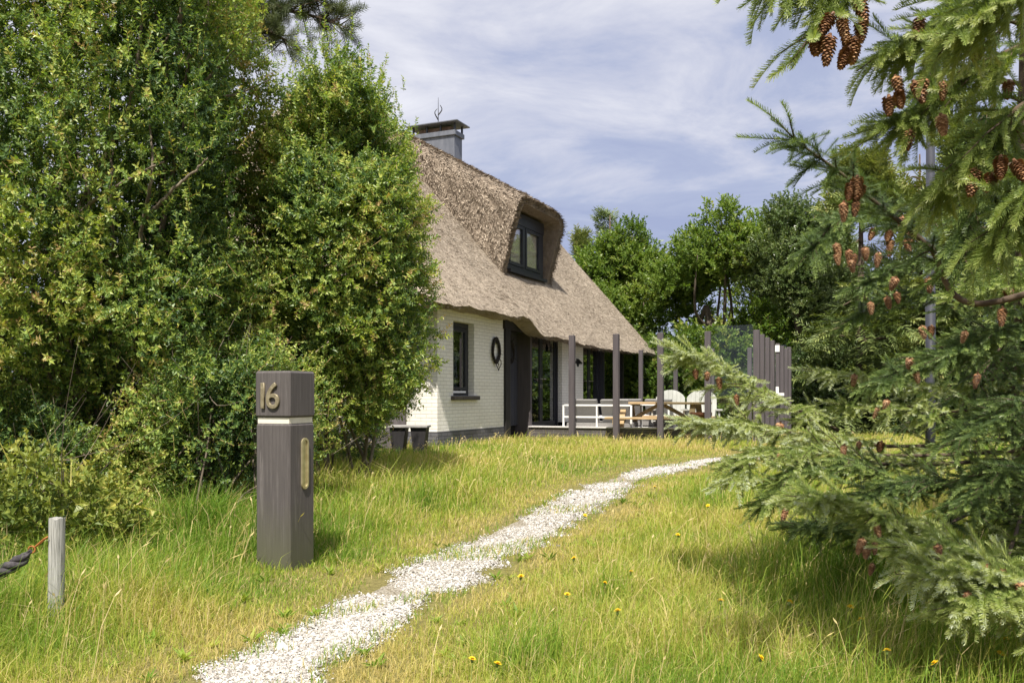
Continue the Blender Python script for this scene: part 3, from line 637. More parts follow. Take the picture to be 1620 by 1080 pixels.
for nm, pts, rd_ in (('finial', [[7.9, 4.3, 8.445], [7.9, 4.3, 9.22]], 0.014), ('finial_leaf', [[7.9, 4.3, 8.75], [7.96, 4.22, 8.9], [7.93, 4.26, 9.02]], 0.022), ('finial_leaf', [[7.9, 4.3, 8.62], [7.85, 4.38, 8.8], [7.9, 4.33, 8.92]], 0.02)):
    MB().tube(smooth_path(pts, 8), np.linspace(rd_, rd_ * 0.35, 8), 6).build(nm, M['black_metal'], ch)

# things on the house
def on_house(name, x, y, z, **kw):
    p = hw(x, y, z); return empty(name, p, HROT, **kw)
def wreath_mesh(seed, R_=0.20, heart=True):
    q = random.Random(seed); mb = MB()
    for k in range(16):
        a0 = q.uniform(0, 6.28); ph = q.uniform(0, 6.28); am = q.uniform(0.01, 0.04); pts = []
        for i in range(30):
            a_ = a0 + i / 29 * q.uniform(4.0, 6.2); rad_ = R_ + am * math.sin(3 * a_ + ph)
            pts.append([rad_ * 0.8 * math.cos(a_), -0.03 + 0.025 * math.sin(2 * a_ + ph), rad_ * 1.1 * math.sin(a_)])
        mb.tube(pts, 0.009, 5)
    for k in range(9):
        a_ = q.uniform(0, 6.28); p = np.array([R_ * 0.8 * math.cos(a_), -0.04, R_ * 1.1 * math.sin(a_)]); d_ = np.array([math.cos(a_ + q.uniform(-1, 1)), -0.2, math.sin(a_)]) * q.uniform(0.08, 0.16)
        mb.tube([p, p + d_], [0.007, 0.003], 4)
    if heart:
        t_ = np.linspace(0, 2 * np.pi, 40); hx_ = 0.0075 * 16 * np.sin(t_) ** 3; hz_ = 0.0075 * (13 * np.cos(t_) - 5 * np.cos(2 * t_) - 2 * np.cos(3 * t_) - np.cos(4 * t_))
        mb.tube(np.c_[hx_ + 0.06, np.full(40, -0.05), hz_ - 0.26], 0.009, 5, cap=False)
    return mb
o = on_house('wreath', 2.28, -0.005, 2.06, label='dark twig wreath with a heart hanging on the white brick wall', cat='wreath')
wreath_mesh(3).build('twig_ring', M['wicker'], o)
o = on_house('wreath', 3.45, 0.21, 2.08, label='black twig wreath hanging on the dark front door', cat='wreath')
wreath_mesh(5, 0.19, False).build('twig_ring', M['wicker'], o)
for k, x in enumerate((6.60, 6.98)):
    o = on_house('wall_lamp', x, -0.002, 2.02, label=('black wedge shaped wall lamp on the white brick pier, beside the fence post', 'black wedge shaped wall lamp on the white brick pier, nearer the glass doors')[k], cat='wall lamp', group='black lamps on the white pier')
    MB().prism([[0, 0.06], [-0.10, -0.04], [-0.10, -0.07], [0, -0.07]], 'x', -0.08, 0.08).build('shade', M['black_metal'], o)
    MB().box(-0.03, 0.03, -0.03, 0.0, -0.13, -0.0703).build('bracket', M['black_metal'], o)
o = on_house('wall_lamp', -0.002, 0.42, 2.0, label='small grey lantern lamp on the end wall by the shrub', cat='wall lamp')
MB().prism([[-0.02, 0.12], [-0.12, 0.08], [-0.15, -0.12], [-0.02, -0.12]], 'y', -0.06, 0.06).build('lantern', M['zinc'], o)
MB().box(-0.02, 0, -0.05, 0.05, -0.18, 0.16).build('back_plate', M['zinc'], o)
o = on_house('star_ornament', 5.5, 0.10, 2.25, label='small black star hanging in the glazed double doors', cat='ornament')
st = [[0.11 * (1 if i % 2 == 0 else 0.38) * math.sin(i * math.pi / 5), 0.11 * (1 if i % 2 == 0 else 0.38) * math.cos(i * math.pi / 5)] for i in range(10)]
MB().prism(st, 'y', -0.012, 0.012).build('star', M['black_metal'], o)

# ------------------------------------------------------------------ terrace
TF = 0.32
tr = MB(); tr.box(4.10, 10.2, -4.62, -0.4503, 0.15, TF); tr.box(9.1303, 12.2, -0.45, 3.5, 0.15, TF - 0.004)
link('terrace', tr.mesh('terrace', M['paving']), kind='structure').matrix_world = house.matrix_world
terr = bpy.data.objects['terrace']; terr.location = (HC[0], HC[1], 0); terr.rotation_euler = (0, 0, HROT)
curb = empty('terrace_curb', hw(4.0, -2.4, 0), HROT, label='low grey brick terrace edge with a pale coping strip along the meadow', cat='wall')
MB().box(-0.10, 0.0985, -2.33, 2.36, 0.05, 0.535).build('brick_face', M['curb_brick'], curb)
MB().box(-0.13, 0.10, -2.34, 2.37, 0.538, 0.562).build('coping', M['slab'], curb)
scr = empty('glass_screen', hw(3.92, -2.9, 0), HROT, label='terrace wind screen of grey posts with clear glass panes', cat='screen')
def scr_l(w_): q = hl(w_); return np.array([q[0] - 3.92, q[1] + 2.9])
fp = [scr_l(P(px, 600, Y)) for px, Y in ((905, 17.75), (975, 17.37), (1045, 17.02), (1120, 16.65), (1197, 16.29))]
bp = [scr_l(P(px, 600, Y)) for px, Y in ((1014, 22.7), (1069, 22.35), (1127, 22.0), (1186, 21.65), (1248, 21.3))]
for p in fp: MB().box(p[0] - 0.055, p[0] + 0.055, p[1] - 0.055, p[1] + 0.055, 0.2, 2.40, bev=0.006).build('post', M['post_grey'], scr)
for p in bp: MB().box(p[0] - 0.05, p[0] + 0.05, p[1] - 0.05, p[1] + 0.05, 0.2, 2.36, bev=0.006).build('post', M['post_grey'], scr)
def pane(a_, b_, z0, z1):
    a_ = np.asarray(a_); b_ = np.asarray(b_); d_ = (b_ - a_) / np.linalg.norm(b_ - a_)
    MB().beam([*(a_ + d_ * 0.06), (z0 + z1) / 2], [*(b_ - d_ * 0.06), (z0 + z1) / 2], 0.012, z1 - z0).build('glass_pane', M['screen_glass'], scr)
pane(fp[2], fp[3], 0.62, 2.50); pane(fp[3], fp[4], 0.62, 2.50)
for k in range(4): pane(bp[k], bp[k + 1], 0.5, 2.42)
gate = empty('slatted_gate', hw(*hl(P(1197, 600, 16.29)), 0), HROT, label='grey gate of tall vertical slats with a white latch at the terrace corner', cat='gate')
g0 = np.array(hl(P(1197, 600, 16.29))); g1 = np.array(hl(P(1249, 600, 20.6)))
for k in range(8):
    if k == 0: continue
    q = (g1 - g0) * (k / 7.0 + (0.02 if k > 3 else 0.0) * (k < 7)); tz = 2.38 - 0.02 * k
    MB().box(q[0] - 0.07, q[0] + 0.07, q[1] - 0.04, q[1] + 0.04, 0.2, tz, bev=0.006).build('slat', M['post_grey'], gate)
q = (g1 - g0) * (4 / 7.0 + 0.02)
lt = MB(); lt.box(q[0] - 0.10, q[0] - 0.075, q[1] - 0.03, q[1] + 0.03, 1.02, 1.38); lt.box(q[0] - 0.115, q[0] - 0.08, q[1] - 0.14, q[1] + 0.14, 1.19, 1.25); lt.build('latch', M['white_metal'], gate)
MB().prism([[q[1] - 0.07, 1.0], [q[1] + 0.07, 1.0], [q[1], 0.72]], 'x', q[0] - 0.10, q[0] - 0.075).build('latch_plate', M['black_metal'], gate)
MB().box(q[0] - 0.09, q[0] - 0.072, q[1] - 0.045, q[1] + 0.045, 2.12, 2.26).build('hinge_plate', M['white_metal'], gate)
# picnic table (long side parallel to the curb)
def at_h(name, px, Y, z, dr=0.0, **kw):
    p = P(px, 600, Y); return empty(name, (p[0], p[1], z), HROT + dr, **kw)
pt = at_h('picnic_table', 1046, 17.9, TF, label='wooden picnic table with attached benches and crossed braces on the terrace', cat='table')
tb = MB()
for k in range(5): tb.box(-0.36 + k * 0.146, -0.36 + k * 0.146 + 0.138, -0.95, 0.95, 0.70, 0.742, bev=0.004)
tb.build('tabletop', M['table_wood'], pt)
for s_ in (-1, 1):
    bb = MB()
    for k in range(2): bb.box(s_ * 0.70 - 0.14 + k * 0.143, s_ * 0.70 - 0.14 + k * 0.143 + 0.137, -0.93, 0.93, 0.41, 0.448, bev=0.004)
    bb.build('bench_seat', M['table_wood'], pt)
for s_ in (-1, 1):
    for q in (-1, 1): MB().beam([q * 0.62, s_ * 0.70, 0.0], [q * 0.24, s_ * 0.70, 0.697], 0.045, 0.11, (0, 1, 0)).build('leg', M['table_wood'], pt)
    MB().box(-0.83, 0.83, s_ * 0.70 + 0.024, s_ * 0.70 + 0.066, 0.30, 0.407).build('crossbar', M['table_wood'], pt)
    MB().beam([0, s_ * 0.66, 0.36], [0, s_ * 0.06, 0.68], 0.07, 0.06, (1, 0, 0)).build('brace', M['table_wood'], pt)
# white lounge seats
def lounge(px, Y, label, w_=0.72):
    o = at_h('garden_armchair', px, Y, TF, label=label, cat='chair', group='white framed garden chairs on the terrace')
    fm = MB(); b_ = 0.035
    for xx in (-0.36, 0.36):
        for yy in (-w_, w_): fm.box(xx - b_ / 2, xx + b_ / 2, yy - b_ / 2, yy + b_ / 2, 0, 0.68)
        for zz_ in (0.16, 0.42, 0.66): fm.box(xx - b_ / 2 + 0.002, xx + b_ / 2 - 0.002, -w_ + b_ / 2, w_ - b_ / 2, zz_, zz_ + 0.035)
        fm.box(xx - b_ / 2 + 0.004, xx + b_ / 2 - 0.004, -0.015, 0.015, 0.1953, 0.42)
        fm.box(xx - b_ / 2 + 0.004, xx + b_ / 2 - 0.004, -0.015, 0.015, 0.4553, 0.66)
    for yy in (-w_, w_): fm.box(-0.34, 0.34, yy - 0.016, yy + 0.016, 0.162, 0.192)
    fm.build('frame', M['white_metal'], o)
    MB().box(-0.32, 0.32, -w_ + 0.04, w_ - 0.04, 0.20, 0.34, bev=0.03).build('seat_cushion', M['cushion'], o)
    for s_ in (-1, 1):
        MB().beam([-0.08, s_ * 0.34, 0.35], [-0.27, s_ * 0.34, 0.80], 0.56, 0.12, (0, 1, 0), 0.02) and None
        bk = MB(); bk.prism([[-0.12, 0.345], [0.0, 0.345], [-0.19, 0.80], [-0.30, 0.78]], 'y', s_ * 0.34 - 0.29, s_ * 0.34 + 0.29); bk.build('back_cushion', M['cushion'], o)
    return o
lounge(953, 18.3, 'white metal framed garden sofa with grey cushions left of the picnic table')
lounge(1022, 19.6, 'white metal framed garden sofa with grey cushions behind the picnic table', 0.6)
def adirondack(px, Y, label):
    o = at_h('garden_chair', px, Y, TF, 0.2, label=label, cat='chair', group='white round backed garden chairs')
    n = 7
    sl = MB(); hgt = lambda yy: 0.70 + 0.30 * math.sqrt(max(0.0, 1 - (yy / 0.345) ** 2))
    for k in range(n):
        yy = -0.27 + k * 0.09; ya, yb = yy - 0.0435, yy + 0.0435; m_ = 5; yt = np.linspace(ya, yb, m_)
        fr_ = [[0.05, ya, 0.34], [0.05, yb, 0.34]] + [[0.05 + 0.23 * (hgt(q) - .34) / .64, q, hgt(q)] for q in yt[::-1]]
        fr_ = np.array(fr_); bk_ = fr_ + [0.022, 0, 0]; w_n = len(fr_); kk_ = np.arange(w_n)
        sl.add(np.r_[fr_, bk_], [kk_], [kk_[::-1] + w_n], np.stack([kk_, kk_ + w_n, (kk_ + 1) % w_n + w_n, (kk_ + 1) % w_n], 1))
    sl.build('backrest', M['white_plastic'], o)
    st_ = MB()
    for k in range(5): st_.box(-0.45 + k * 0.10, -0.36 + k * 0.10, -0.29, 0.29, 0.36 - k * 0.008, 0.38 - k * 0.008)
    st_.build('seat', M['white_plastic'], o)
    for s_ in (-1, 1):
        MB().box(-0.50, 0.20, s_ * 0.36 - 0.07, s_ * 0.36 + 0.07, 0.56, 0.585).build('armrest', M['white_plastic'], o)
        MB().box(-0.46, -0.37, s_ * 0.36 - 0.018, s_ * 0.36 + 0.018, 0, 0.557).build('leg', M['white_plastic'], o)
        MB().beam([-0.36, s_ * 0.31, 0.33], [0.40, s_ * 0.31, 0.03], 0.025, 0.12, (0, 1, 0)).build('leg', M['white_plastic'], o)
adirondack(1060, 19.3, 'white garden chair with a rounded slatted back behind the middle of the picnic table')
adirondack(1110, 18.9, 'white garden chair with a rounded slatted back at the right end of the picnic table')
fpot = at_h('flower_pot', 1109, 17.1, TF, label='brown clay pot near the right end of the picnic table', cat='pot')
MB().lathe([[0.001, 0.0], [0.13, 0.0], [0.19, 0.48], [0.21, 0.48], [0.21, 0.55], [0.18, 0.55], [0.17, 0.45], [0.001, 0.45]], 20).build('bowl', M['terracotta'], fpot, True)
MB().box(-0.16, 0.16, -0.16, 0.16, -0.005, 0.02).build('saucer', M['terracotta'], fpot)

# bench and planter at the end wall
bn = empty('wall_bench', (*P(600, 700, 14.3)[:2], float(gz(-2.1, 14.3))), rad(3), label='low grey plank bench in front of the boarded end wall', cat='bench')
bb = MB()
for k in range(3): bb.box(-0.62, 0.40, -0.20 + k * 0.135, -0.075 + k * 0.135, 0.32, 0.36, bev=0.005)
bb.build('seat', M['grey_boards'], bn)
MB().box(-0.60, 0.38, -0.17, -0.13, 0.08, 0.24).build('apron', M['grey_boards'], bn)
for s_ in (-0.55, 0.33): MB().box(s_ - 0.04, s_ + 0.04, -0.16, 0.18, -0.05, 0.3197).build('leg', M['grey_boards'], bn)
pc = P(648, 690, 14.0)
tbm = empty('garden_table', (pc[0], pc[1], float(gz(pc[0], pc[1]))), rad(-4), label='small dark table on two tapered pedestals in front of the end wall', cat='table')
MB().box(-0.31, 0.31, -0.2, 0.2, 0.42, 0.455, bev=0.006).build('tabletop', M['concrete'], tbm)
for s_ in (-1, 1):
    MB().prism([[s_ * 0.165 - 0.07, -0.05], [s_ * 0.165 + 0.07, -0.05], [s_ * 0.165 + 0.125, 0.4197], [s_ * 0.165 - 0.125, 0.4197]], 'y', -0.16, 0.16).build('pedestal', M['black_wood'], tbm)

# ------------------------------------------------------------------ number post
np_ = empty('house_number_post', (-1.51, 6.0, float(gz(-1.51, 6.0))), rad(-23.4), label='square grey brown letterbox post bearing the house number 16', cat='post')
sN = 0.2865; b_ = 0.014
def sq(mb, x0, x1, y0, y1, z0, z1, bev, top=False): return mb.box(x0, x1, y0, y1, z0, z1, bev=bev)
# local frame: the near vertical edge is the origin, left face along -x, right face along +y
mb = MB(); mb.box(-sN, 0, 0, sN, -0.15, 1.0, bev=b_); body = mb.build('body', M['number_post'], np_)
MB().box(-sN + 0.012, -0.012, 0.012, sN - 0.012, 1.0003, 1.0397).build('light_band', M['cream'], np_)
mb = MB(); mb.box(-sN - 0.004, 0.004, -0.004, sN + 0.004, 1.04, 1.36, bev=b_); cap = mb.build('cap', M['number_post'], np_)
def digit(ch_, cx_, cz_, hgt):
    cu_ = bpy.data.curves.new('digit', 'FONT'); cu_.body = ch_; cu_.extrude = 0.006; cu_.size = hgt / 0.70; cu_.align_x = 'CENTER'; cu_.bevel_depth = 0.002; cu_.offset = 0.0
    o_ = bpy.data.objects.new('tmp', cu_); COL.objects.link(o_); bpy.context.view_layer.update()
    me = bpy.data.meshes.new_from_object(o_.evaluated_get(bpy.context.evaluated_depsgraph_get())); bpy.data.objects.remove(o_); bpy.data.curves.remove(cu_)
    me.materials.clear(); me.materials.append(M['bronze'])
    d = link('digit', me, cap); d.rotation_euler = (rad(90), 0, 0); d.location = (cx_, -0.014, cz_); return d
digit('1', -0.212, 1.105, 0.175); digit('6', -0.128, 1.105, 0.175)
def stadium(w_, h_, n=12):
    r_ = w_ / 2; pts = []
    for a_ in np.linspace(0, 180, n): pts.append([r_ * math.cos(rad(a_)), h_ / 2 - r_ + r_ * math.sin(rad(a_))])
    for a_ in np.linspace(180, 360, n): pts.append([r_ * math.cos(rad(a_)), -h_ / 2 + r_ + r_ * math.sin(rad(a_))])
    return np.array(pts)
so = stadium(0.078, 0.355) + [0.165, 0.72]; si = stadium(0.048, 0.325) + [0.165, 0.72]; n = len(so); k = np.arange(n); k2 = (k + 1) % n
X = lambda p, d_: np.c_[np.full(n, d_), p]
V = np.r_[X(so, 0.001), X(so, 0.012), X(si, 0.012), X(si, 0.004)]
slot = MB(); slot.add(V, np.stack([k, k2, k2 + n, k + n], 1), np.stack([k + n, k2 + n, k2 + 2 * n, k + 2 * n], 1), np.stack([k + 2 * n, k2 + 2 * n, k2 + 3 * n, k + 3 * n], 1))
slot = slot.build('letter_slot', M['brass'], body)
fl = MB(); fl.add(X(stadium(0.046, 0.322) + [0.165, 0.72], 0.005), [k]); fl.build('flap', M['brass'], slot)

# ------------------------------------------------------------------ rope post
rp = empty('rope_post', (-2.31, 4.48, float(gz(-2.31, 4.48))), 0, label='short weathered grey wooden post at the left edge holding a rope', cat='post')
q = MB(); rr2 = np.random.default_rng(2); zs = np.linspace(-0.1, 0.545, 14); a_ = np.linspace(0, 2 * np.pi, 24, endpoint=False)
rim = 0.0385 * (1 + 0.03 * np.sin(a_ * 3 + 1) + rr2.normal(0, 0.012, 24)); rim[[17, 18]] *= [0.90, 0.92]
Vv = np.stack([np.stack([rim * np.cos(a_) + 0.012 * z_, rim * np.sin(a_), np.full(24, z_) + (0.004 * rr2.normal(0, 1, 24) if z_ > 0.54 else 0)], -1) for z_ in zs]).reshape(-1, 3)
q.add(Vv, ring_faces(14, 24), np.array([np.arange(24) + 13 * 24])); q.build('stake', M['old_wood'], rp)
rp2 = MB(); e0 = np.array([-0.03, -0.03, 0.45]); hk = [[-0.015, -0.045, 0.46], [-0.03, -0.055, 0.45], [-0.06, -0.05, 0.425], [-0.085, -0.045, 0.405]]
rp2.tube(hk, 0.004, 6); rp2.tube([[-0.02, -0.045, 0.455], [-0.045, -0.035, 0.437], [-0.07, -0.035, 0.415], [-0.085, -0.045, 0.405]], 0.004, 6)
t_ = np.linspace(0, 2 * np.pi, 16); rp2.tube(np.c_[-0.097 + 0.017 * np.cos(t_), np.full(16, -0.045), 0.395 + 0.017 * np.sin(t_)], 0.004, 6, cap=False)
rp2.build('hook', M['rust'], rp)
ro = empty('rope', (-2.31, 4.48, float(gz(-2.31, 4.48))), 0, label='thick dark braided rope sagging from the hook of the short post', cat='rope')
axis = smooth_path([[-0.10, -0.045, 0.39], [-0.16, -0.05, 0.335], [-0.28, -0.05, 0.27], [-0.45, -0.03, 0.20], [-0.75, 0.02, 0.13], [-1.2, 0.1, 0.10], [-1.8, 0.2, 0.18]], 160)
tg = np.gradient(axis, axis=0); tg /= np.linalg.norm(tg, axis=1, keepdims=True); u_ = np.cross(tg, [0, 1, 0]); u_ /= np.linalg.norm(u_, axis=1, keepdims=True); v_ = np.cross(tg, u_)
sl_ = np.r_[0, np.cumsum(np.linalg.norm(np.diff(axis, axis=0), axis=1))]
for k in range(3):
    an_ = sl_ * 34 + k * 2.094; taper = np.clip(sl_ / 0.06, 0.35, 1)
    pts = axis + (u_ * np.cos(an_)[:, None] + v_ * np.sin(an_)[:, None]) * (0.0165 * taper)[:, None]
    MB().tube(pts, 0.0185 * taper, 10).build('strand', M['rope'], ro, True)

# ------------------------------------------------------------------ dark pole
pp = P(1472, 600, 9.5)
pole = empty('metal_pole', (pp[0], pp[1], float(gz(pp[0], pp[1]))), 0, label='tall slim dark metal pole standing behind the spruce branches', cat='pole')
q = MB(); q.lathe([[0.001, -0.1], [0.052, -0.1], [0.050, 2.2], [0.047, 2.2], [0.043, 4.55], [0.001, 4.55]], 16); q.build('shaft', M['pole'], pole, True)
MB().lathe([[0.044, 4.551], [0.056, 4.553], [0.056, 4.60], [0.03, 4.64], [0.001, 4.65]], 16).build('cap', M['pole'], pole, True)
MB().lathe([[0.054, 0.0], [0.10, 0.0], [0.10, 0.02], [0.054, 0.025]], 16).build('base_flange', M['pole'], pole)

#VEG
# ------------------------------------------------------------------ vegetation helpers
def leaf(c, d, up, l, w_, fold=0.25):
    """one leaf as a folded quad: base, left, tip, right"""
    d = d / np.linalg.norm(d); sd_ = np.cross(d, up); sd_ /= np.linalg.norm(sd_) + 1e-9; n_ = np.cross(sd_, d)
    return np.array([c, c + d * l * 0.45 + sd_ * w_ / 2 + n_ * w_ * fold, c + d * l - n_ * l * 0.08, c + d * l * 0.45 - sd_ * w_ / 2 + n_ * w_ * fold])
def sprig_templates(k, n, length, l, w_, ang=0.9, seed=0, droop=0.0, tipbright=0.2):
    out = []; r = np.random.default_rng(seed)
    for _ in range(k):
        V = []; T = []
        bend = r.normal(0, 0.25, 2)
        for i in range(n):
            u = (i + r.random()) / n; a_ = i * 2.4 + r.normal(0, 0.5)
            c = np.array([bend[0] * u * u * length, bend[1] * u * u * length, u * length])
            d = np.array([math.cos(a_) * ang, math.sin(a_) * ang, 0.75 + 0.5 * u - droop]) + r.normal(0, 0.25, 3)
            V.append(leaf(c, d, np.array([0, 0, 1.0]) + r.normal(0, 0.3, 3), l * r.uniform(0.65, 1.25) * (1 - 0.3 * u), w_ * r.uniform(0.7, 1.25) * (1 - 0.25 * u)))
            T.append(tipbright * (u - 0.4))
        # the twig itself
        V.append(np.array([[-0.003, 0, 0], [0.003, 0, 0], [bend[0] * length + 0.002, bend[1] * length, length], [bend[0] * length - 0.002, bend[1] * length, length]])); T.append(0.5)
        V = np.concatenate(V); out.append((V, np.arange(len(V)).reshape(-1, 4), np.array(T)))
    return out
def n3(p, seed, f=1.0):
    r = np.random.default_rng(seed); v = 0
    for k in range(8):
        d = r.normal(0, 1, 3) * f; v = v + np.sin(p @ d + r.uniform(0, 6.28))
    return v / 2.8
def shell_points(c, rad3, n, seed, power=0.28, lump=0.2, expo=2.4, zlo=-1.0):
    """points in the outer part of a lumpy superellipsoid, with outward directions"""
    r = np.random.default_rng(seed); d = r.normal(0, 1, (n, 3)); d /= np.linalg.norm(d, axis=1, keepdims=True); d = d[d[:, 2] > zlo]
    k = (np.abs(d) ** expo).sum(1) ** (-1 / expo); base = d * k[:, None]
    lum = 1 + lump * (0.6 * n3(d, seed + 1, 2.2) + 0.4 * n3(d, seed + 2, 5.5))
    rho = 1 - np.abs(r.normal(0, power, len(d))); rho = np.clip(rho, 0.1, 1.08)
    return np.asarray(c) + base * (lum * rho)[:, None] * np.asarray(rad3), d, rho
def stems_mesh(name, base, targets, r0, seed, parent, m='bark', spread=0.25, sub=4):
    r = np.random.default_rng(seed); mb = MB()
    for t_ in targets:
        b_ = np.r_[np.asarray(base)[:2] + r.normal(0, spread, 2), 0]; b_[2] = float(gz(b_[0], b_[1])) - 0.05
        mid = b_ * 0.5 + t_ * 0.5 + r.normal(0, 0.12, 3); mid[2] += 0.2
        pth = smooth_path([b_, b_ * 0.75 + mid * 0.25 + r.normal(0, 0.06, 3) + [0, 0, 0.1], mid, mid * 0.4 + t_ * 0.6 + r.normal(0, 0.1, 3), t_], 14); rr_ = r0 * r.uniform(0.6, 1.15)
        mb.tube(pth, np.linspace(rr_, rr_ * 0.22, 14), 7)
        for k in range(sub):
            i = r.integers(4, 12); p0 = pth[i]; d = (pth[i + 1] - pth[i]); d /= np.linalg.norm(d); d = d + r.normal(0, 0.6, 3); d /= np.linalg.norm(d); l_ = r.uniform(0.5, 1.1)
            q = smooth_path([p0, p0 + d * l_ * 0.5 + r.normal(0, 0.04, 3), p0 + d * l_ + [0, 0, 0.15]], 7); mb.tube(q, np.linspace(rr_ * 0.42, rr_ * 0.08, 7), 5)
    return mb.wbuild(name, M[m], parent)

def shrub(label, base, c, rad3, nspr, seed, mat_='shrub', tmpl=None, gap=-0.9, up=0.30, stems=7, r0=0.035, power=0.28, lump=0.2, expo=2.4, shoots=0, cut=None, tint0=0.42, name='shrub', cat='shrub', zlo=-1.0, bright_top=0.22, group=None, sc=1.0):
    o = empty(name, (base[0], base[1], float(gz(base[0], base[1]))), 0, label=label, cat=cat, group=group)
    r = np.random.default_rng(seed)
    p, d, rho = shell_points(c, rad3, nspr, seed, power, lump, expo, zlo)
    hf = n3(p, seed + 8, 5.0)
    keep = (p[:, 2] > gz(p[:, 0], p[:, 1]) + 0.03) & (n3(p, seed + 7, 1.6) > gap - 0.8 * (rho < 0.7)) & ((hf > -0.15) | (rho < 0.86))
    if cut is not None: keep &= cut(p)
    p, d, rho = p[keep], d[keep], rho[keep]
    dr_ = d * 0.75 + [0, 0, up] + r.normal(0, 0.6, d.shape)
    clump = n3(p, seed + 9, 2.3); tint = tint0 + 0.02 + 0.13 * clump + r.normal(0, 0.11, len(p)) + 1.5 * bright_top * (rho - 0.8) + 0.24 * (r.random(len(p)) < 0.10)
    s_ = r.uniform(0.75, 1.25, len(p)) * sc
    if shoots:
        i = r.choice(np.where((d[:, 2] > 0.25) & (rho > 0.85))[0], shoots)
        for k in range(4):
            hh = 0.12 * k + 0.04
            off = np.c_[r.normal(0, 0.02, (shoots, 2)), np.full(shoots, hh)] + d[i] * hh * 0.3
            p = np.r_[p, p[i] + off]; dr_ = np.r_[dr_, d[i] * 0.25 + [0, 0, 1.0]]; tint = np.r_[tint, np.full(shoots, tint0 + 0.12)]; s_ = np.r_[s_, np.full(shoots, 0.8 * sc)]
    V, f_, ti = bake(tmpl, p, frames(dr_, rng=r), s_, tint, r, 0.10)
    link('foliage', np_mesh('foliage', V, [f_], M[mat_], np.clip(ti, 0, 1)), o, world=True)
    if stems:
        i = r.choice(len(p), stems); tg_ = np.asarray(c) + (p[i] - np.asarray(c)) * 0.8; tg_[:, 2] = np.maximum(tg_[:, 2], base_z(base) + 0.7)
        stems_mesh('stems', base, tg_, r0, seed, o)
    return o
def base_z(b_): return float(gz(b_[0], b_[1]))

SPR = sprig_templates(10, 14, 0.17, 0.056, 0.030, 1.25, 1, droop=0.35)
SPR_S = sprig_templates(8, 13, 0.16, 0.046, 0.026, 1.2, 2, droop=0.3)
BRM = sprig_templates(6, 9, 0.18, 0.060, 0.038, 1.0, 3)
TALL = sprig_templates(6, 14, 0.30, 0.055, 0.022, 0.8, 4)
# ------------------------------------------------------------------ the shrubs on the left
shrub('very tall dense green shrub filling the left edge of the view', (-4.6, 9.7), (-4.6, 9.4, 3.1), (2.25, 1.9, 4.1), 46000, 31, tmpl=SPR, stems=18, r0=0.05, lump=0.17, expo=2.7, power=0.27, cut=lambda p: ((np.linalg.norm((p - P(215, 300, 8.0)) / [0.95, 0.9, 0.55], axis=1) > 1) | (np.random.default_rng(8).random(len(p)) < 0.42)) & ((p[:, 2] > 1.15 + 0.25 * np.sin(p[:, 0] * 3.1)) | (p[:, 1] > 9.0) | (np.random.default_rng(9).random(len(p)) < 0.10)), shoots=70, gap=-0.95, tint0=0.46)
shrub('tall rounded green shrub in front of the white end wall', (-1.95, 10.6), (-2.02, 10.3, 3.0), (0.93, 1.05, 2.0), 13500, 47, tmpl=SPR, stems=9, r0=0.03, lump=0.24, expo=2.3, power=0.26, shoots=45, gap=-0.95, tint0=0.44)
shrub('lower dark green shrub right behind the number post', (-2.75, 8.5), (-2.65, 8.5, 0.7), (1.0, 0.7, 1.1), 4300, 58, tmpl=SPR_S, stems=14, r0=0.018, lump=0.3, gap=-0.45, tint0=0.44)
shrub('low green shrub at the foot of the tall left shrub', (-4.6, 7.9), (-4.6, 8.2, 0.45), (1.2, 0.55, 0.75), 2600, 63, tmpl=SPR_S, stems=6, r0=0.02, lump=0.25, gap=-0.8, tint0=0.42)
shrub('small yellow green bramble behind the rope post', (-3.3, 6.2), (-3.35, 6.25, 0.25), (0.75, 0.5, 0.42), 900, 71, mat_='bramble', tmpl=BRM, stems=4, r0=0.008, lump=0.35, gap=-0.4, power=0.35, tint0=0.45, name='bramble', cat='bramble')
shrub('sparse leafy shrub growing beside the wall bench', (-2.15, 12.4), (-2.2, 12.3, 0.75), (0.42, 0.5, 0.75), 520, 75, tmpl=SPR_S, stems=6, r0=0.012, lump=0.35, gap=-0.5, power=0.35, tint0=0.45)

# bare limbs showing in the thin part of the tall shrub
tall = [o for o in bpy.data.objects if o.name.startswith('shrub') and str(o.get('label', '')).startswith('very tall')][0]
mb = MB(); r = np.random.default_rng(88)
for c_ in ([(60, 420, 8.9), (120, 345, 8.3), (190, 290, 8.0), (260, 255, 8.1)], [(130, 470, 8.8), (140, 380, 8.4), (142, 310, 8.2), (120, 240, 8.3)], [(215, 470, 8.7), (225, 360, 8.3), (242, 270, 8.1), (235, 190, 8.2)], [(225, 350, 8.3), (275, 300, 8.1), (330, 250, 8.1)], [(180, 400, 8.4), (175, 300, 8.1), (178, 230, 8.2)]):
    mb.tube(smooth_path([P(*q) for q in c_], 24) + r.normal(0, 0.006, (24, 3)), np.linspace(0.024, 0.008, 24), 7)
mb.wbuild('limbs', M['bark'], tall)

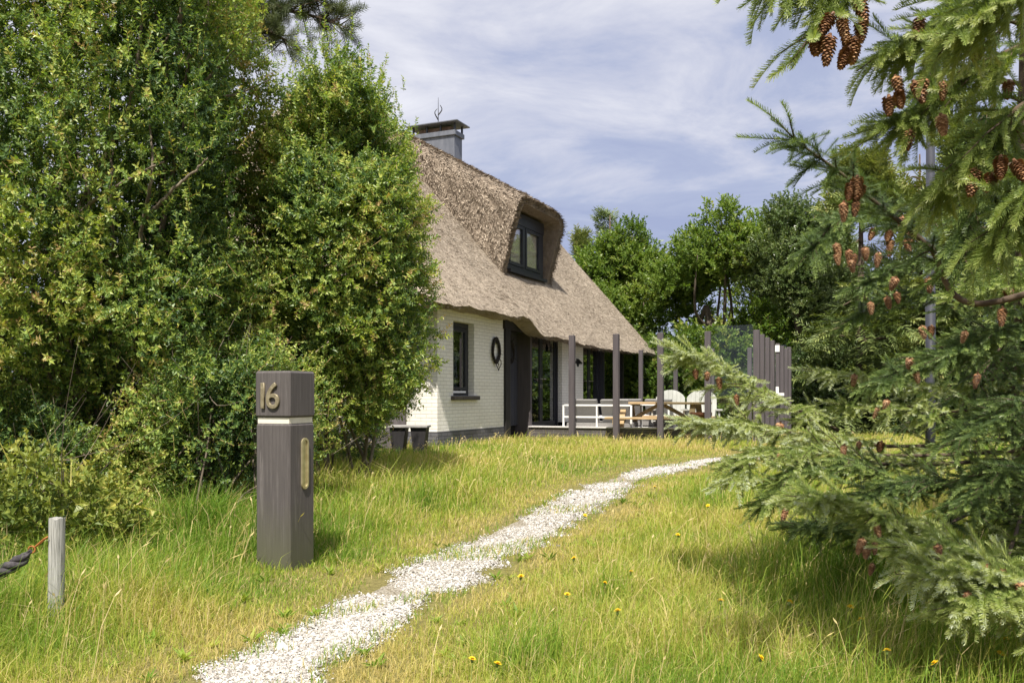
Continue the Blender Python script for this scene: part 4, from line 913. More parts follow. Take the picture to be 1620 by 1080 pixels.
# ------------------------------------------------------------------ trees behind the house and terrace
OAKL = sprig_templates(6, 12, 0.34, 0.135, 0.085, 1.0, 6, tipbright=0.1)
DKL = sprig_templates(6, 12, 0.30, 0.115, 0.07, 1.0, 8, tipbright=0.1)
def con_templates(k, n, seed, l=0.26, w_=0.045):
    out = []; r = np.random.default_rng(seed)
    for _ in range(k):
        V = []; T = []
        for i in range(n):
            u = (i + .5) / n; s_ = 1 if i % 2 else -1
            d = np.array([s_ * (0.9 - 0.4 * u), r.normal(0, 0.25), 0.55]); V.append(leaf(np.array([0, -0.10 * u * u, u * 0.5]), d, np.array([0, 1.0, 0.2]), l * (1.1 - 0.6 * u) * r.uniform(0.7, 1.2), w_, 0.1)); T.append(0.25 * (u - 0.5))
        V = np.concatenate(V); out.append((V, np.arange(len(V)).reshape(-1, 4), np.array(T)))
    return out
CON = con_templates(6, 14, 12)
def broadleaf(label, px, Y, pytop, halfw, pybot, nclump, nspr, seed, mat_='oak', tmpl=None, gap=-0.55, tint0=0.5, group='trees behind the terrace', rcl=0.62, zsq=0.75):
    b_ = P(px, 600, Y)[:2]; zt = P(px, pytop, Y)[2]; zb = P(px, pybot, Y)[2]; z0 = base_z(b_); hw_ = halfw * Y / F
    o = empty('broadleaf_tree', (b_[0], b_[1], z0), 0, label=label, cat='tree', group=group); r = np.random.default_rng(seed)
    c = np.array([b_[0], b_[1], (zt + zb) / 2]); R3 = np.array([hw_, hw_ * 0.9, (zt - zb) / 2])
    cc, cdir, crho = shell_points(c, R3 * 0.86, nclump, seed, 0.3, 0.22, 2.2)
    keep = n3(cc, seed + 3, 0.9) > gap; cc, cdir = cc[keep], cdir[keep]
    i = r.integers(0, len(cc), nspr); d = r.normal(0, 1, (nspr, 3)); d /= np.linalg.norm(d, axis=1, keepdims=True)
    cr = r.uniform(0.65, 1.25, len(cc)) * rcl
    p = cc[i] + d * (cr[i] * (1 - np.abs(r.normal(0, 0.28, nspr))))[:, None] * [1, 1, zsq]
    dr_ = d * 0.7 + cdir[i] * 0.5 + [0, 0, 0.5] + r.normal(0, 0.4, (nspr, 3))
    ct = r.normal(0, 0.09, len(cc)); ti = tint0 + ct[i] + r.normal(0, 0.07, nspr)
    V, f_, t_ = bake(tmpl, p, frames(dr_, rng=r), r.uniform(0.7, 1.2, nspr), ti, r, 0.09)
    link('crown', np_mesh('crown', V, [f_], M[mat_], np.clip(t_, 0, 1)), o, world=True)
    mb = MB(); top = np.array([b_[0] + r.normal(0, 0.2), b_[1], z0 + (zt - z0) * 0.55])
    pth = smooth_path([[b_[0], b_[1], z0 - 0.2], [b_[0] + r.normal(0, .15), b_[1], z0 + (zt - z0) * 0.25], top], 10); mb.tube(pth, np.linspace(0.17, 0.09, 10), 9)
    for q in range(16):
        t_ = cc[r.integers(0, len(cc))]; p0 = pth[r.integers(3, 10)]; md = (p0 + t_) / 2 + r.normal(0, 0.25, 3) + [0, 0, -0.1]
        pt_ = smooth_path([p0, md, t_], 9); mb.tube(pt_, np.linspace(0.075, 0.02, 9), 6)
    mb.wbuild('trunk', M['bark'], o); return o
def conifer(label, px, Y, pytop, halfw, pybot, nspr, seed, mat_='conifer', tint0=0.5, droop=0.35, group='conifers on the right', colum=1.3, tmpl=None, name='conifer', sc=1.0, gap=-0.7):
    b_ = P(px, 600, Y)[:2]; zt = P(px, pytop, Y)[2]; zb = P(px, pybot, Y)[2]; z0 = base_z(b_); hw_ = halfw * Y / F; r = np.random.default_rng(seed)
    o = empty(name, (b_[0], b_[1], z0), 0, label=label, cat='tree', group=group)
    u = r.random(nspr) ** 0.8; az = r.uniform(0, 6.283, nspr)
    prof = np.clip(1 - u, 0, 1) ** (1 / colum) * (0.8 + 0.2 * np.sin(u * 46 + seed)) * (1 + 0.22 * n3(np.c_[np.cos(az), np.sin(az), u * 5], seed, 1.8))
    rho = 1 - np.abs(r.normal(0, 0.25, nspr)); rad_ = hw_ * prof * rho + 0.05
    p = np.c_[b_[0] + rad_ * np.cos(az), b_[1] + rad_ * np.sin(az), zb + (zt - zb) * u - droop * rad_ * 0.5]
    k = n3(p, seed + 5, 1.5) > gap - 0.6 * (u > 0.85); p, az, u, rho = p[k], az[k], u[k], rho[k]
    d = np.c_[np.cos(az), np.sin(az), -droop + 0.9 * u ** 2] + r.normal(0, 0.3, (len(p), 3))
    fr_ = frames(d, np.where(r.random(len(p)) < 0.5, 0, math.pi) + r.normal(0, 0.5, len(p)), r)
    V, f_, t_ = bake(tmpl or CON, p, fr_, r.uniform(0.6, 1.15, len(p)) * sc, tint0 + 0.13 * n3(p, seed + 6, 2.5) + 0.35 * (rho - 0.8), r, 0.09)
    link('crown', np_mesh('crown', V, [f_], M[mat_], np.clip(t_, 0, 1)), o, world=True)
    mb = MB(); mb.tube([[b_[0], b_[1], z0 - 0.2], [b_[0], b_[1], z0 + (zt - z0) * .5], [b_[0], b_[1], zt - 0.15]], [0.16, 0.09, 0.02], 8)
    for q in range(26):
        h_ = r.uniform(0.15, 0.9); a_ = r.uniform(0, 6.28); l_ = hw_ * (1 - h_) ** (1 / colum) * 0.85; z_ = z0 + (zt - z0) * h_
        mb.tube([[b_[0], b_[1], z_], [b_[0] + math.cos(a_) * l_ * .5, b_[1] + math.sin(a_) * l_ * .5, z_ + 0.03], [b_[0] + math.cos(a_) * l_, b_[1] + math.sin(a_) * l_, z_ - droop * l_ * .4]], [0.03, 0.02, 0.008], 5)
    mb.wbuild('trunk', M['spruce_bark'], o); return o
broadleaf('bright green broadleaf tree just right of the thatched roof', 985, 30, 362, 105, 690, 100, 6000, 101, tmpl=OAKL, tint0=0.56)
broadleaf('bright green oak with crooked limbs and sky gaps behind the glass screen', 1140, 28, 330, 125, 690, 120, 6600, 115, tmpl=OAKL, gap=-0.35, tint0=0.55)
broadleaf('dark green broadleaf tree above the slatted gate', 1265, 26, 305, 95, 700, 100, 6200, 122, mat_='dark_leaf', tmpl=DKL, tint0=0.62)
broadleaf('darker broadleaf tree standing between the oak and the gate tree', 1212, 33, 312, 80, 680, 80, 4200, 133, mat_='oak', tmpl=OAKL, tint0=0.55)
conifer('slim pine top rising behind the leftmost broadleaf tree', 965, 36, 335, 75, 640, 2200, 141, tint0=0.5, droop=-0.4, group='pines behind the broadleaf trees', colum=2.2, gap=-0.3)
conifer('thin pine top close against the thatch verge', 918, 37, 372, 40, 640, 800, 143, tint0=0.6, droop=-0.4, group='pines behind the broadleaf trees', colum=0.9)
conifer('yellow green conifer behind the reaching spruce bough', 1362, 22, 250, 105, 720, 3600, 151, tint0=0.55, colum=2.2, droop=0.3)
conifer('pale green conifer directly behind the metal pole', 1455, 23, 235, 100, 720, 3400, 152, tint0=0.6, colum=2.0)
conifer('dark drooping conifer right of the metal pole', 1545, 21, 190, 105, 720, 3400, 153, tint0=0.38, colum=2.0, droop=0.55)
conifer('dark conifer at the far right edge behind the spruce', 1660, 20, 150, 120, 720, 3200, 154, tint0=0.40, colum=2.0, droop=0.5)
conifer('dark conifer filling the gap low behind the gate', 1320, 27, 370, 90, 720, 2000, 155, tint0=0.35, colum=2.0)
for k, (px, Y, hw_, pyt, lab) in enumerate([(1000, 27, 100, 530, 'low leafy shrub seen under the thatch verge'), (1085, 26.5, 100, 520, 'low leafy shrub behind the white garden chairs'), (1165, 26, 100, 515, 'low leafy shrub behind the glass screen corner'),
                                  (1270, 23.5, 85, 560, 'dark leafy shrub right of the slatted gate'), (1370, 22, 100, 570, 'dark shrub low behind the lit spruce bough'), (1500, 21, 110, 560, 'dark shrub low behind the inner spruce')]):
    b_ = P(px, 600, Y)[:2]; zt = P(px, pyt, Y)[2]; zc = (zt + 0.2) / 2
    shrub(lab, b_, (b_[0], b_[1], zc), (hw_ * Y / F, hw_ * Y / F * 0.8, zt - zc), 1500 if k < 3 else 1700, 201 + k, mat_='oak' if k < 3 else 'dark_leaf', tmpl=OAKL if k < 3 else DKL, stems=4, r0=0.04, tint0=0.45 if k < 3 else 0.38, group='shrubs behind the terrace', lump=0.25)
# far woodland that closes the horizon
r = np.random.default_rng(77); n = 15000; az = r.uniform(-0.78, 0.78, n); dist = r.uniform(44, 60, n); hh = 5.2 + 1.5 * np.sin(az * 23) + 1.0 * np.sin(az * 57 + 1)
p = np.c_[np.sin(az) * dist, np.cos(az) * dist, hh * r.random(n) ** 0.8 + 0.2]
V, f_, t_ = bake(DKL, p, frames(r.normal(0, 1, (n, 3)) + [0, -0.5, 0.6], rng=r), r.uniform(1.6, 2.8, n), 0.45 + 0.12 * n3(p, 3, 0.5), r, 0.08)
link('far_woodland', np_mesh('far_woodland', V, [f_], M['dark_leaf'], np.clip(t_, 0, 1)), kind='stuff', label='distant dark woodland closing the view behind the garden', cat='woodland')

# ------------------------------------------------------------------ the pine whose branch hangs over at top left
def pine_tufts(k, seed):
    out = []; r = np.random.default_rng(seed)
    for _ in range(k):
        V = []
        for i in range(34):
            u = i / 34; a_ = i * 2.4; d = np.array([math.cos(a_) * 0.8, math.sin(a_) * 0.8, 0.75]); V.append(leaf(np.array([0, 0, 0.14 * u]), d, np.array([0.3, 0.2, 1]), 0.085 * r.uniform(0.7, 1.1), 0.0065, 0.0))
        V = np.concatenate(V); out.append((V, np.arange(len(V)).reshape(-1, 4), np.zeros(34)))
    return out
PT = pine_tufts(5, 3)
po_ = empty('pine_tree', (-6.6, 12.9, base_z((-6.6, 12.9))), 0, label='old pine behind the tall shrub with a branch reaching over at top left', cat='tree')
r = np.random.default_rng(19); mb = MB(); tips = []; tdir = []
tp_ = smooth_path([[-6.6, 12.9, 0], [-6.5, 12.8, 3], [-6.3, 12.6, 6], [-6.1, 12.5, 9.2]], 20); mb.tube(tp_, np.linspace(0.2, 0.07, 20), 10)
brs = [[(-6.25, 12.6, 6.2), P(300, 20, 12.3), P(400, 12, 12.2), P(480, 22, 12.1), P(538, 40, 12.0)], [(-6.25, 12.6, 6.0), P(330, 45, 12.1), P(400, 48, 12.0), P(450, 62, 11.9)],
       [(-6.2, 12.6, 6.6), P(330, -20, 12.2), P(430, -12, 12.1), P(530, -2, 12.0)], [(-6.25, 12.6, 7.0), P(300, -60, 12.2), P(420, -50, 12.3)], [(-6.25, 12.6, 7.5), (-6.6, 12.3, 8.0), (-7.6, 12.2, 8.0)], [(-6.1, 12.5, 8.5), (-5.0, 12.0, 9.2), (-4.3, 11.8, 9.4)], [(-6.1, 12.5, 8.0), (-5.9, 13.2, 8.6), (-6.3, 14.0, 8.7)]]
for b_ in brs:
    pth = smooth_path(b_, 40); mb.tube(pth, np.linspace(0.05, 0.012, 40), 7)
    for i in range(7, 40):
        for q in range(2):
            d = r.normal(0, 0.6, 3) + (pth[min(i + 1, 39)] - pth[i - 1]) * 4; d[2] += 0.1; d /= np.linalg.norm(d); l_ = r.uniform(0.12, 0.5)
            e_ = pth[i] + d * l_; mb.tube([pth[i], (pth[i] + e_) / 2 + [0, 0, -0.02], e_], [0.010, 0.007, 0.004], 5)
            for z_ in range(6): tips.append(pth[i] + d * l_ * (0.35 + 0.14 * z_)); tdir.append(d + r.normal(0, 0.4, 3) + [0, 0, 0.3])
mb.wbuild('trunk', M['spruce_bark'], po_)
tips = np.array(tips); V, f_, t_ = bake(PT, tips, frames(np.array(tdir), rng=r), r.uniform(0.8, 1.3, len(tips)), r.uniform(0.3, 0.8, len(tips)), r, 0.1)
link('crown', np_mesh('crown', V, [f_], M['pine'], np.clip(t_, 0, 1)), po_, world=True)

# ------------------------------------------------------------------ the spruces
def shoot_templates(k, n, seed, L_=0.14, nl=0.021, w_=0.0022, flat=0.75):
    out = []; r = np.random.default_rng(seed)
    for q in range(k):
        V = []; T = []; bend = r.uniform(-0.02, 0.035)
        for i in range(n):
            u = (i + r.random()) / n; a_ = i * 2.39996 + r.normal(0, 0.3)
            c = np.array([0, -bend * u * u * 2, u * L_]); an_ = 0.95 - 0.55 * u
            d = np.array([math.cos(a_) * math.sin(an_ + .25), math.sin(a_) * flat * math.sin(an_ + .25) + 0.18, math.cos(an_ + .25)]); d /= np.linalg.norm(d)
            l_ = nl * r.uniform(0.8, 1.15) * (1.0 if u < 0.9 else 0.75); sd_ = np.cross(d, [0.3, 0.5, 0.8]); sd_ /= np.linalg.norm(sd_)
            V += [c - sd_ * w_ / 2, c + sd_ * w_ / 2, c + d * l_ + sd_ * w_ * 0.3, c + d * l_ - sd_ * w_ * 0.3]
            T.append(0.32 * (u - 0.5) + (0.10 if math.sin(a_) < -0.3 else -0.02))
        V = np.array(V); out.append((V, np.arange(len(V)).reshape(-1, 4), np.array(T)))
    return out
SH_N = shoot_templates(5, 150, 1, w_=0.0021); SH_M = shoot_templates(5, 84, 2, w_=0.0034); SH_F = shoot_templates(4, 46, 3, w_=0.0055)
class Spruce:
    def __init__(s): s.mb = MB(); s.p = {'N': [], 'M': [], 'F': []}; s.d = {'N': [], 'M': [], 'F': []}; s.t = {'N': [], 'M': [], 'F': []}; s.sc = {'N': [], 'M': [], 'F': []}
    def shoot(s, lod, p, d, t, sc): s.p[lod].append(p); s.d[lod].append(d); s.t[lod].append(t); s.sc[lod].append(sc)
    def chain(s, lod, p0, d, length, droop, tint, r, branch=True, rr_=0.004):
        """a needle-clad lateral with side shoots"""
        k = max(2, int(length / 0.10)); p = np.array(p0, float); d = d / np.linalg.norm(d); pts = [p.copy()]; st = length / k
        for i in range(k):
            last = i == k - 1
            s.shoot(lod, p.copy(), d.copy(), tint + (0.12 if last else 0), 1.0 if not last else 1.08)
            if branch and i > 0 or (branch and k <= 2):
                sd_ = np.cross(d, [0, 0, 1.0]); sd_ /= np.linalg.norm(sd_) + 1e-6
                for sg in (-1, 1):
                    if r.random() < 0.9:
                        dd = d * 0.62 + sd_ * sg * 0.72 + [0, 0, -0.12] + r.normal(0, 0.12, 3); ln_ = (length - i * st) * 0.55
                        if ln_ > 0.22 and length > 0.35: s.chain(lod, p + d * r.uniform(0, 0.04), dd, min(ln_, 0.4), droop, tint + r.normal(0, .03), r, branch=False, rr_=rr_ * 0.6)
                        else: s.shoot(lod, p + d * r.uniform(0, 0.04), dd / np.linalg.norm(dd), tint + 0.08 + r.normal(0, .05), r.uniform(0.6, 0.95))
            p = p + d * st; pts.append(p.copy()); d = d + np.array([0, 0, -droop * st * 3.0]) + r.normal(0, 0.05, 3); d /= np.linalg.norm(d)
        s.mb.tube(pts, np.linspace(rr_, rr_ * 0.4, len(pts)), 5)
    def bough(s, ctrl, Lmax, lod='M', seed=0, droop=0.5, r0=0.013, step=0.085, tint=0.45, bare=0.12, hang=0.0, tipup=0.0):
        r = np.random.default_rng(seed); ctrl = np.array(ctrl, float); ln_ = np.linalg.norm(np.diff(ctrl, axis=0), axis=1).sum(); n = max(8, int(ln_ / 0.04))
        pth = smooth_path(ctrl, n); s.mb.tube(pth, np.linspace(r0, r0 * 0.25, n), 7); m = int(ln_ / step)
        tg_ = np.gradient(pth, axis=0); tg_ /= np.linalg.norm(tg_, axis=1, keepdims=True); bt = tint + r.normal(0, 0.04)
        for j in range(m):
            u = (j + r.random() * 0.6) / m
            if u < bare: continue
            i = min(int(u * (n - 1)), n - 1); t_ = tg_[i]; sd_ = np.cross(t_, [0, 0, 1.0]); sd_ /= np.linalg.norm(sd_) + 1e-6; l_ = Lmax * min(1.0, 1.35 * (1 - u) + 0.30) * r.uniform(0.55, 1.1)
            for sg in (-1, 1):
                d = t_ * r.uniform(0.55, 0.85) + sd_ * sg * r.uniform(0.5, 0.85) + [0, 0, r.uniform(-0.25, 0.12) - hang]
                s.chain(lod, pth[i], d, l_ * r.uniform(0.7, 1.1), droop, bt + r.normal(0, .05), r)
            if r.random() < 0.55:
                d = t_ * 0.6 + sd_ * r.normal(0, 0.3) + [0, 0, 0.55 if r.random() < 0.5 else -0.6]; s.chain(lod, pth[i], d, min(l_ * 0.5, 0.25), droop, bt + r.normal(0, .05), r, branch=False)
            if u > 0.45: s.shoot(lod, pth[i], t_, bt, 1.0)
        e_ = tg_[-1] + [0, 0, tipup]
        s.chain(lod, pth[-1], e_, 0.16, droop * 0.5, bt + 0.05, r, branch=False)
        sd_ = np.cross(tg_[-1], [0, 0, 1.0]); sd_ /= np.linalg.norm(sd_)
        for sg in (-1, 1): s.chain(lod, pth[-1], tg_[-1] * 0.75 + sd_ * sg * 0.6 + [0, 0, r.uniform(-.2, .3)], 0.13, droop * .5, bt + 0.05, r, branch=False)
    def finish(s, o, seed):
        s.mb.wbuild('trunk', M['spruce_bark'], o); r = np.random.default_rng(seed); Vs, Fs, Ts, n0 = [], [], [], 0; cnt = 0
        for lod, tp in (('N', SH_N), ('M', SH_M), ('F', SH_F)):
            if not s.p[lod]: continue
            d = np.array(s.d[lod]); cnt += len(d)
            V, f_, t_ = bake(tp, np.array(s.p[lod]), frames(d, r.normal(0, 0.25, len(d)), r), np.array(s.sc[lod]) * r.uniform(0.85, 1.15, len(d)), np.array(s.t[lod]), r, 0.07)
            Vs.append(V); Fs.append(f_ + n0); Ts.append(t_); n0 += len(V)
        print('shoots', cnt, 'verts', n0)
        link('foliage', np_mesh('foliage', np.concatenate(Vs), Fs, M['spruce'], np.clip(np.concatenate(Ts), 0, 1)), o, world=True)
def cone_mesh(seed):
    r = np.random.default_rng(seed); V = []; T = []; n = 84; Lc = 0.075
    for i in range(n):
        u = (i + .5) / n; a_ = i * 2.39996 + r.normal(0, .1); rad_ = 0.0155 * math.sin(math.pi * min(1, 0.16 + 0.80 * u)) ** 0.7
        c = np.array([math.cos(a_) * rad_ * 0.6, math.sin(a_) * rad_ * 0.6, -u * Lc]); o_ = np.array([math.cos(a_), math.sin(a_), 0]); d = o_ * (0.9 - 0.35 * u) + np.array([0, 0, -0.55 - 0.4 * u])
        V.append(leaf(c, d, o_ + [0, 0, 0.3], 0.019 * (1 - 0.35 * u), 0.0165 * (1 - 0.3 * u), -0.12)); T.append(r.uniform(0.22, 0.75) + (-0.18, 0.0, 0.1, -0.08)[seed % 4])
    Vc, qc = tube_geo([[0, 0, 0.004], [0, 0, -Lc * 0.3], [0, 0, -Lc * 0.7], [0, 0, -Lc * 0.98]], [0.004, 0.0085, 0.0085, 0.003], 8)
    V = np.concatenate(V); return np_mesh('cone', np.r_[V, Vc], [np.arange(len(V)).reshape(-1, 4), qc + len(V)], M['cone'], np.r_[T, np.full(len(qc), 0.15)])
CONES = [cone_mesh(k) for k in range(4)]
def add_cones(o, lst, seed, off):
    r = np.random.default_rng(seed)
    for k, (px, py, Y, s_) in enumerate(lst):
        c = link('cone', CONES[r.integers(0, 4)], o); p = P(px, py, Y * 0.965) + [0, 0, 0.034 * s_]; c.location = p - off
        c.rotation_euler = (r.normal(0, 0.25), r.normal(0, 0.25), r.uniform(0, 6.28)); q_ = s_ * r.uniform(1.0, 1.3); c.scale = (q_, q_, s_ * r.uniform(0.8, 1.05))
# near spruce, its trunk just outside the view at right
nb = (2.75, 3.3); near = empty('spruce_tree', (nb[0], nb[1], 0), 0, label='near spruce with large cones hanging across the upper right', cat='tree', group='spruces on the right')
sp = Spruce(); sp.mb.tube(smooth_path([[nb[0], nb[1], -0.1], [nb[0], nb[1], 2], [nb[0] + 0.05, nb[1], 4.2], [nb[0], nb[1], 6.5]], 16), np.linspace(0.13, 0.04, 16), 12)
T_ = lambda z_: (nb[0], nb[1], z_)
sp.bough([T_(1.9), P(1560, 480, 3.7), P(1470, 390, 3.7), P(1395, 328, 3.65), P(1330, 274, 3.6), P(1258, 222, 3.55)], 0.21, 'N', 1, 0.45, 0.016, 0.13, 0.24, bare=0.35, tipup=0.3)
sp.bough([T_(3.2), P(1600, -230, 2.9), P(1450, -130, 2.75), P(1340, -60, 2.7), P(1225, -40, 2.65)], 0.20, 'N', 2, 0.9, 0.012, 0.11, 0.40, hang=0.6, bare=0.3)
sp.bough([P(1420, -115, 2.75), P(1365, -60, 2.7), P(1330, -5, 2.65), P(1290, 48, 2.62)], 0.13, 'N', 3, 0.6, 0.008, 0.12, 0.40, bare=0.3)
sp.bough([T_(3.0), P(1650, -60, 2.9), P(1540, 0, 2.85), P(1470, 50, 2.9), P(1420, 75, 2.9)], 0.22, 'N', 4, 0.7, 0.013, 0.10, 0.52, bare=0.15)
sp.bough([T_(2.8), P(1650, 60, 2.8), P(1550, 110, 2.85), P(1480, 160, 2.9), P(1425, 190, 2.95)], 0.24, 'N', 5, 0.8, 0.013, 0.10, 0.50, bare=0.15, hang=0.15)
sp.bough([T_(2.5), P(1660, 150, 2.7), P(1590, 200, 2.7), P(1540, 240, 2.75), P(1490, 290, 2.8)], 0.24, 'N', 6, 0.9, 0.013, 0.10, 0.45, bare=0.1, hang=0.25)
sp.bough([T_(2.3), P(1690, 250, 2.6), P(1630, 300, 2.6), P(1590, 350, 2.65)], 0.22, 'N', 7, 0.9, 0.012, 0.10, 0.48, hang=0.3)
sp.bough([T_(3.4), P(1700, -120, 2.5), P(1600, -30, 2.5), P(1530, 40, 2.55)], 0.2, 'N', 8, 0.8, 0.012, 0.10, 0.58, hang=0.2)
sp.bough([T_(3.2), P(1560, -60, 3.4), P(1490, 60, 3.4), P(1450, 170, 3.4)], 0.22, 'N', 9, 0.8, 0.012, 0.11, 0.42, hang=0.3, bare=0.3)
sp.bough([T_(2.3), P(1600, 260, 3.5), P(1540, 330, 3.5), P(1520, 400, 3.45)], 0.22, 'M', 10, 0.8, 0.012, 0.11, 0.32, hang=0.3)
r = np.random.default_rng(61)
for k in range(15):
    z_ = r.uniform(0.6, 4.8); a_ = r.uniform(-1.7, 1.7); l_ = r.uniform(0.8, 1.3)
    e_ = np.array([nb[0] + math.cos(a_) * l_, nb[1] + math.sin(a_) * l_ * 0.8, z_ - 0.25]); sp.bough([T_(z_), (np.array(T_(z_)) + e_) / 2 + [0, 0, 0.05], e_], 0.35, 'F', 300 + k, 0.6, 0.015, 0.14, 0.35)
sp.finish(near, 5)
# inner spruce
ib = (3.75, 6.4); inner = empty('spruce_tree', (ib[0], ib[1], base_z(ib)), 0, label='dense spruce sweeping boughs down to the grass at lower right', cat='tree', group='spruces on the right')
sq_ = Spruce(); zb_ = base_z(ib); sq_.mb.tube(smooth_path([[ib[0], ib[1], zb_ - 0.1], [ib[0], ib[1], 2], [ib[0], ib[1], 4], [ib[0], ib[1], 6.2]], 16), np.linspace(0.14, 0.03, 16), 12)
U_ = lambda z_: (ib[0], ib[1], z_)
BL = [
 ([U_(2.35), P(1500, 352, 5.6), P(1400, 330, 5.4), P(1330, 345, 5.3), P(1285, 395, 5.2)], 0.45, 'M', 0.22, 0.10),
 ([U_(1.9), P(1540, 430, 5.6), P(1440, 415, 5.4), P(1370, 450, 5.3)], 0.45, 'M', 0.20, 0.10),
 ([U_(1.8), P(1520, 480, 5.7), P(1430, 465, 5.6), P(1350, 505, 5.5)], 0.42, 'M', 0.22, 0.12),
 ([U_(1.35), P(1500, 610, 6.2), P(1400, 598, 5.9), P(1300, 588, 5.7)], 0.50, 'M', 0.56, 0.35),
 ([U_(1.2), P(1520, 650, 6.0), P(1410, 640, 5.8), P(1340, 640, 5.7)], 0.45, 'M', 0.50, 0.35),
 ([U_(0.9), P(1400, 705, 5.9), P(1290, 660, 5.7), P(1190, 612, 5.5), P(1125, 575, 5.4), P(1085, 562, 5.35)], 0.50, 'M', 0.60, 0.45),
 ([U_(0.8), P(1400, 720, 5.6), P(1280, 690, 5.4), P(1180, 670, 5.3), P(1110, 668, 5.2)], 0.50, 'M', 0.58, 0.40),
 ([U_(0.75), P(1420, 735, 5.4), P(1300, 712, 5.2), P(1200, 715, 5.1), P(1165, 745, 5.0)], 0.48, 'M', 0.50, 0.35),
 ([U_(0.7), P(1460, 770, 5.2), P(1360, 735, 5.1), P(1265, 740, 5.0), P(1215, 790, 4.95)], 0.42, 'M', 0.30, 0.30),
 ([U_(0.7), P(1560, 760, 5.0), P(1450, 760, 4.9), P(1370, 780, 4.8)], 0.40, 'M', 0.22, 0.2),
 ([U_(0.6), P(1580, 900, 4.5), P(1480, 850, 4.4), P(1400, 818, 4.3), P(1325, 790, 4.2), P(1285, 788, 4.15)], 0.40, 'N', 0.50, 0.35),
 ([U_(0.6), P(1450, 850, 4.9), P(1350, 830, 4.8), P(1280, 830, 4.7)], 0.35, 'M', 0.22, 0.3),
 ([U_(0.5), P(1660, 930, 3.9), P(1570, 885, 3.8), P(1500, 862, 3.8), P(1450, 865, 3.8)], 0.24, 'N', 0.50, 0.4),
 ([U_(0.5), P(1680, 960, 3.6), P(1610, 915, 3.5), P(1540, 900, 3.5), P(1480, 905, 3.5)], 0.20, 'N', 0.50, 0.4),
 ([U_(0.5), P(1700, 985, 3.5), P(1630, 945, 3.45), P(1570, 935, 3.4), P(1530, 950, 3.4)], 0.19, 'N', 0.48, 0.4),
 ([U_(1.5), P(1560, 560, 5.2), P(1480, 560, 5.0), P(1400, 600, 4.9)], 0.42, 'M', 0.20, 0.2),
 ([U_(1.6), P(1640, 520, 5.0), P(1580, 520, 4.8), P(1500, 560, 4.7)], 0.42, 'M', 0.22, 0.15),
 ([U_(1.9), P(1680, 420, 4.8), P(1620, 420, 4.7), P(1545, 455, 4.6)], 0.40, 'M', 0.42, 0.15),
 ([U_(1.2), P(1660, 640, 4.8), P(1600, 640, 4.7), P(1520, 690, 4.6)], 0.40, 'M', 0.24, 0.15),
 ([U_(1.0), P(1660, 740, 4.7), P(1590, 740, 4.6), P(1530, 790, 4.5)], 0.38, 'M', 0.24, 0.15)]
for k, (c_, lm, lod, ti, bare) in enumerate(BL): sq_.bough(c_, lm * (0.80 if k < 3 else 0.9), lod, 400 + k, 0.55, 0.013, 0.095, ti + (0.16 if 3 <= k <= 8 or lod == 'N' else 0.05), bare=bare * 0.12, tipup=0.1)  # lower and near boughs tinted yellower: sunlight put into the needle colour
for k in range(36):
    z_ = r.uniform(0.35, 5.2); a_ = r.uniform(1.3, 6.5); l_ = r.uniform(0.7, 1.15) * (1.9 - 0.25 * z_)
    if math.cos(a_) < -0.1: l_ *= 0.5 if z_ > 1.2 else 0.8
    e_ = np.array([ib[0] + math.cos(a_) * l_, ib[1] + math.sin(a_) * l_, z_ - 0.3 * l_]); e_[2] = max(e_[2], 0.3)
    sq_.bough([U_(z_), (np.array(U_(z_)) + e_) / 2 + [0, 0, 0.12], e_], 0.5, 'F', 500 + k, 0.6, 0.02, 0.13, 0.12)
sq_.finish(inner, 6)
NC = [(1303, 62, 2.62, 1.0), (1318, 40, 2.60, 1.0), (1292, 70, 2.64, 1.0), (1330, 45, 2.66, 0.95), (1313, 75, 2.6, 1.05), (1338, 72, 2.7, 1.0), (1352, 78, 2.68, 1.0), (1343, 92, 2.66, 0.9), (1362, 48, 2.7, 0.9), (1355, 12, 2.7, 1.1),
      (1456, 44, 2.9, 1.05), (1541, 44, 2.85, 0.95), (1416, 135, 2.95, 0.9), (1406, 168, 2.9, 1.0), (1421, 160, 2.95, 0.9), (1445, 145, 2.9, 1.0), (1462, 138, 2.9, 0.9), (1492, 142, 2.9, 0.8), (1488, 198, 2.8, 1.0), (1440, 220, 2.95, 0.9),
      (1512, 272, 2.85, 1.1), (1543, 284, 2.75, 1.0), (1583, 266, 2.65, 1.0), (1604, 272, 2.65, 1.0), (1571, 290, 2.7, 0.9), (1596, 142, 2.8, 0.8), (1550, 90, 2.8, 0.9),
      (1347, 303, 3.6, 1.1), (1362, 306, 3.6, 1.1), (1356, 292, 3.6, 1.0), (1335, 332, 3.6, 1.0), (1355, 328, 3.6, 0.9)]
add_cones(near, NC, 3, np.array([nb[0], nb[1], 0]))
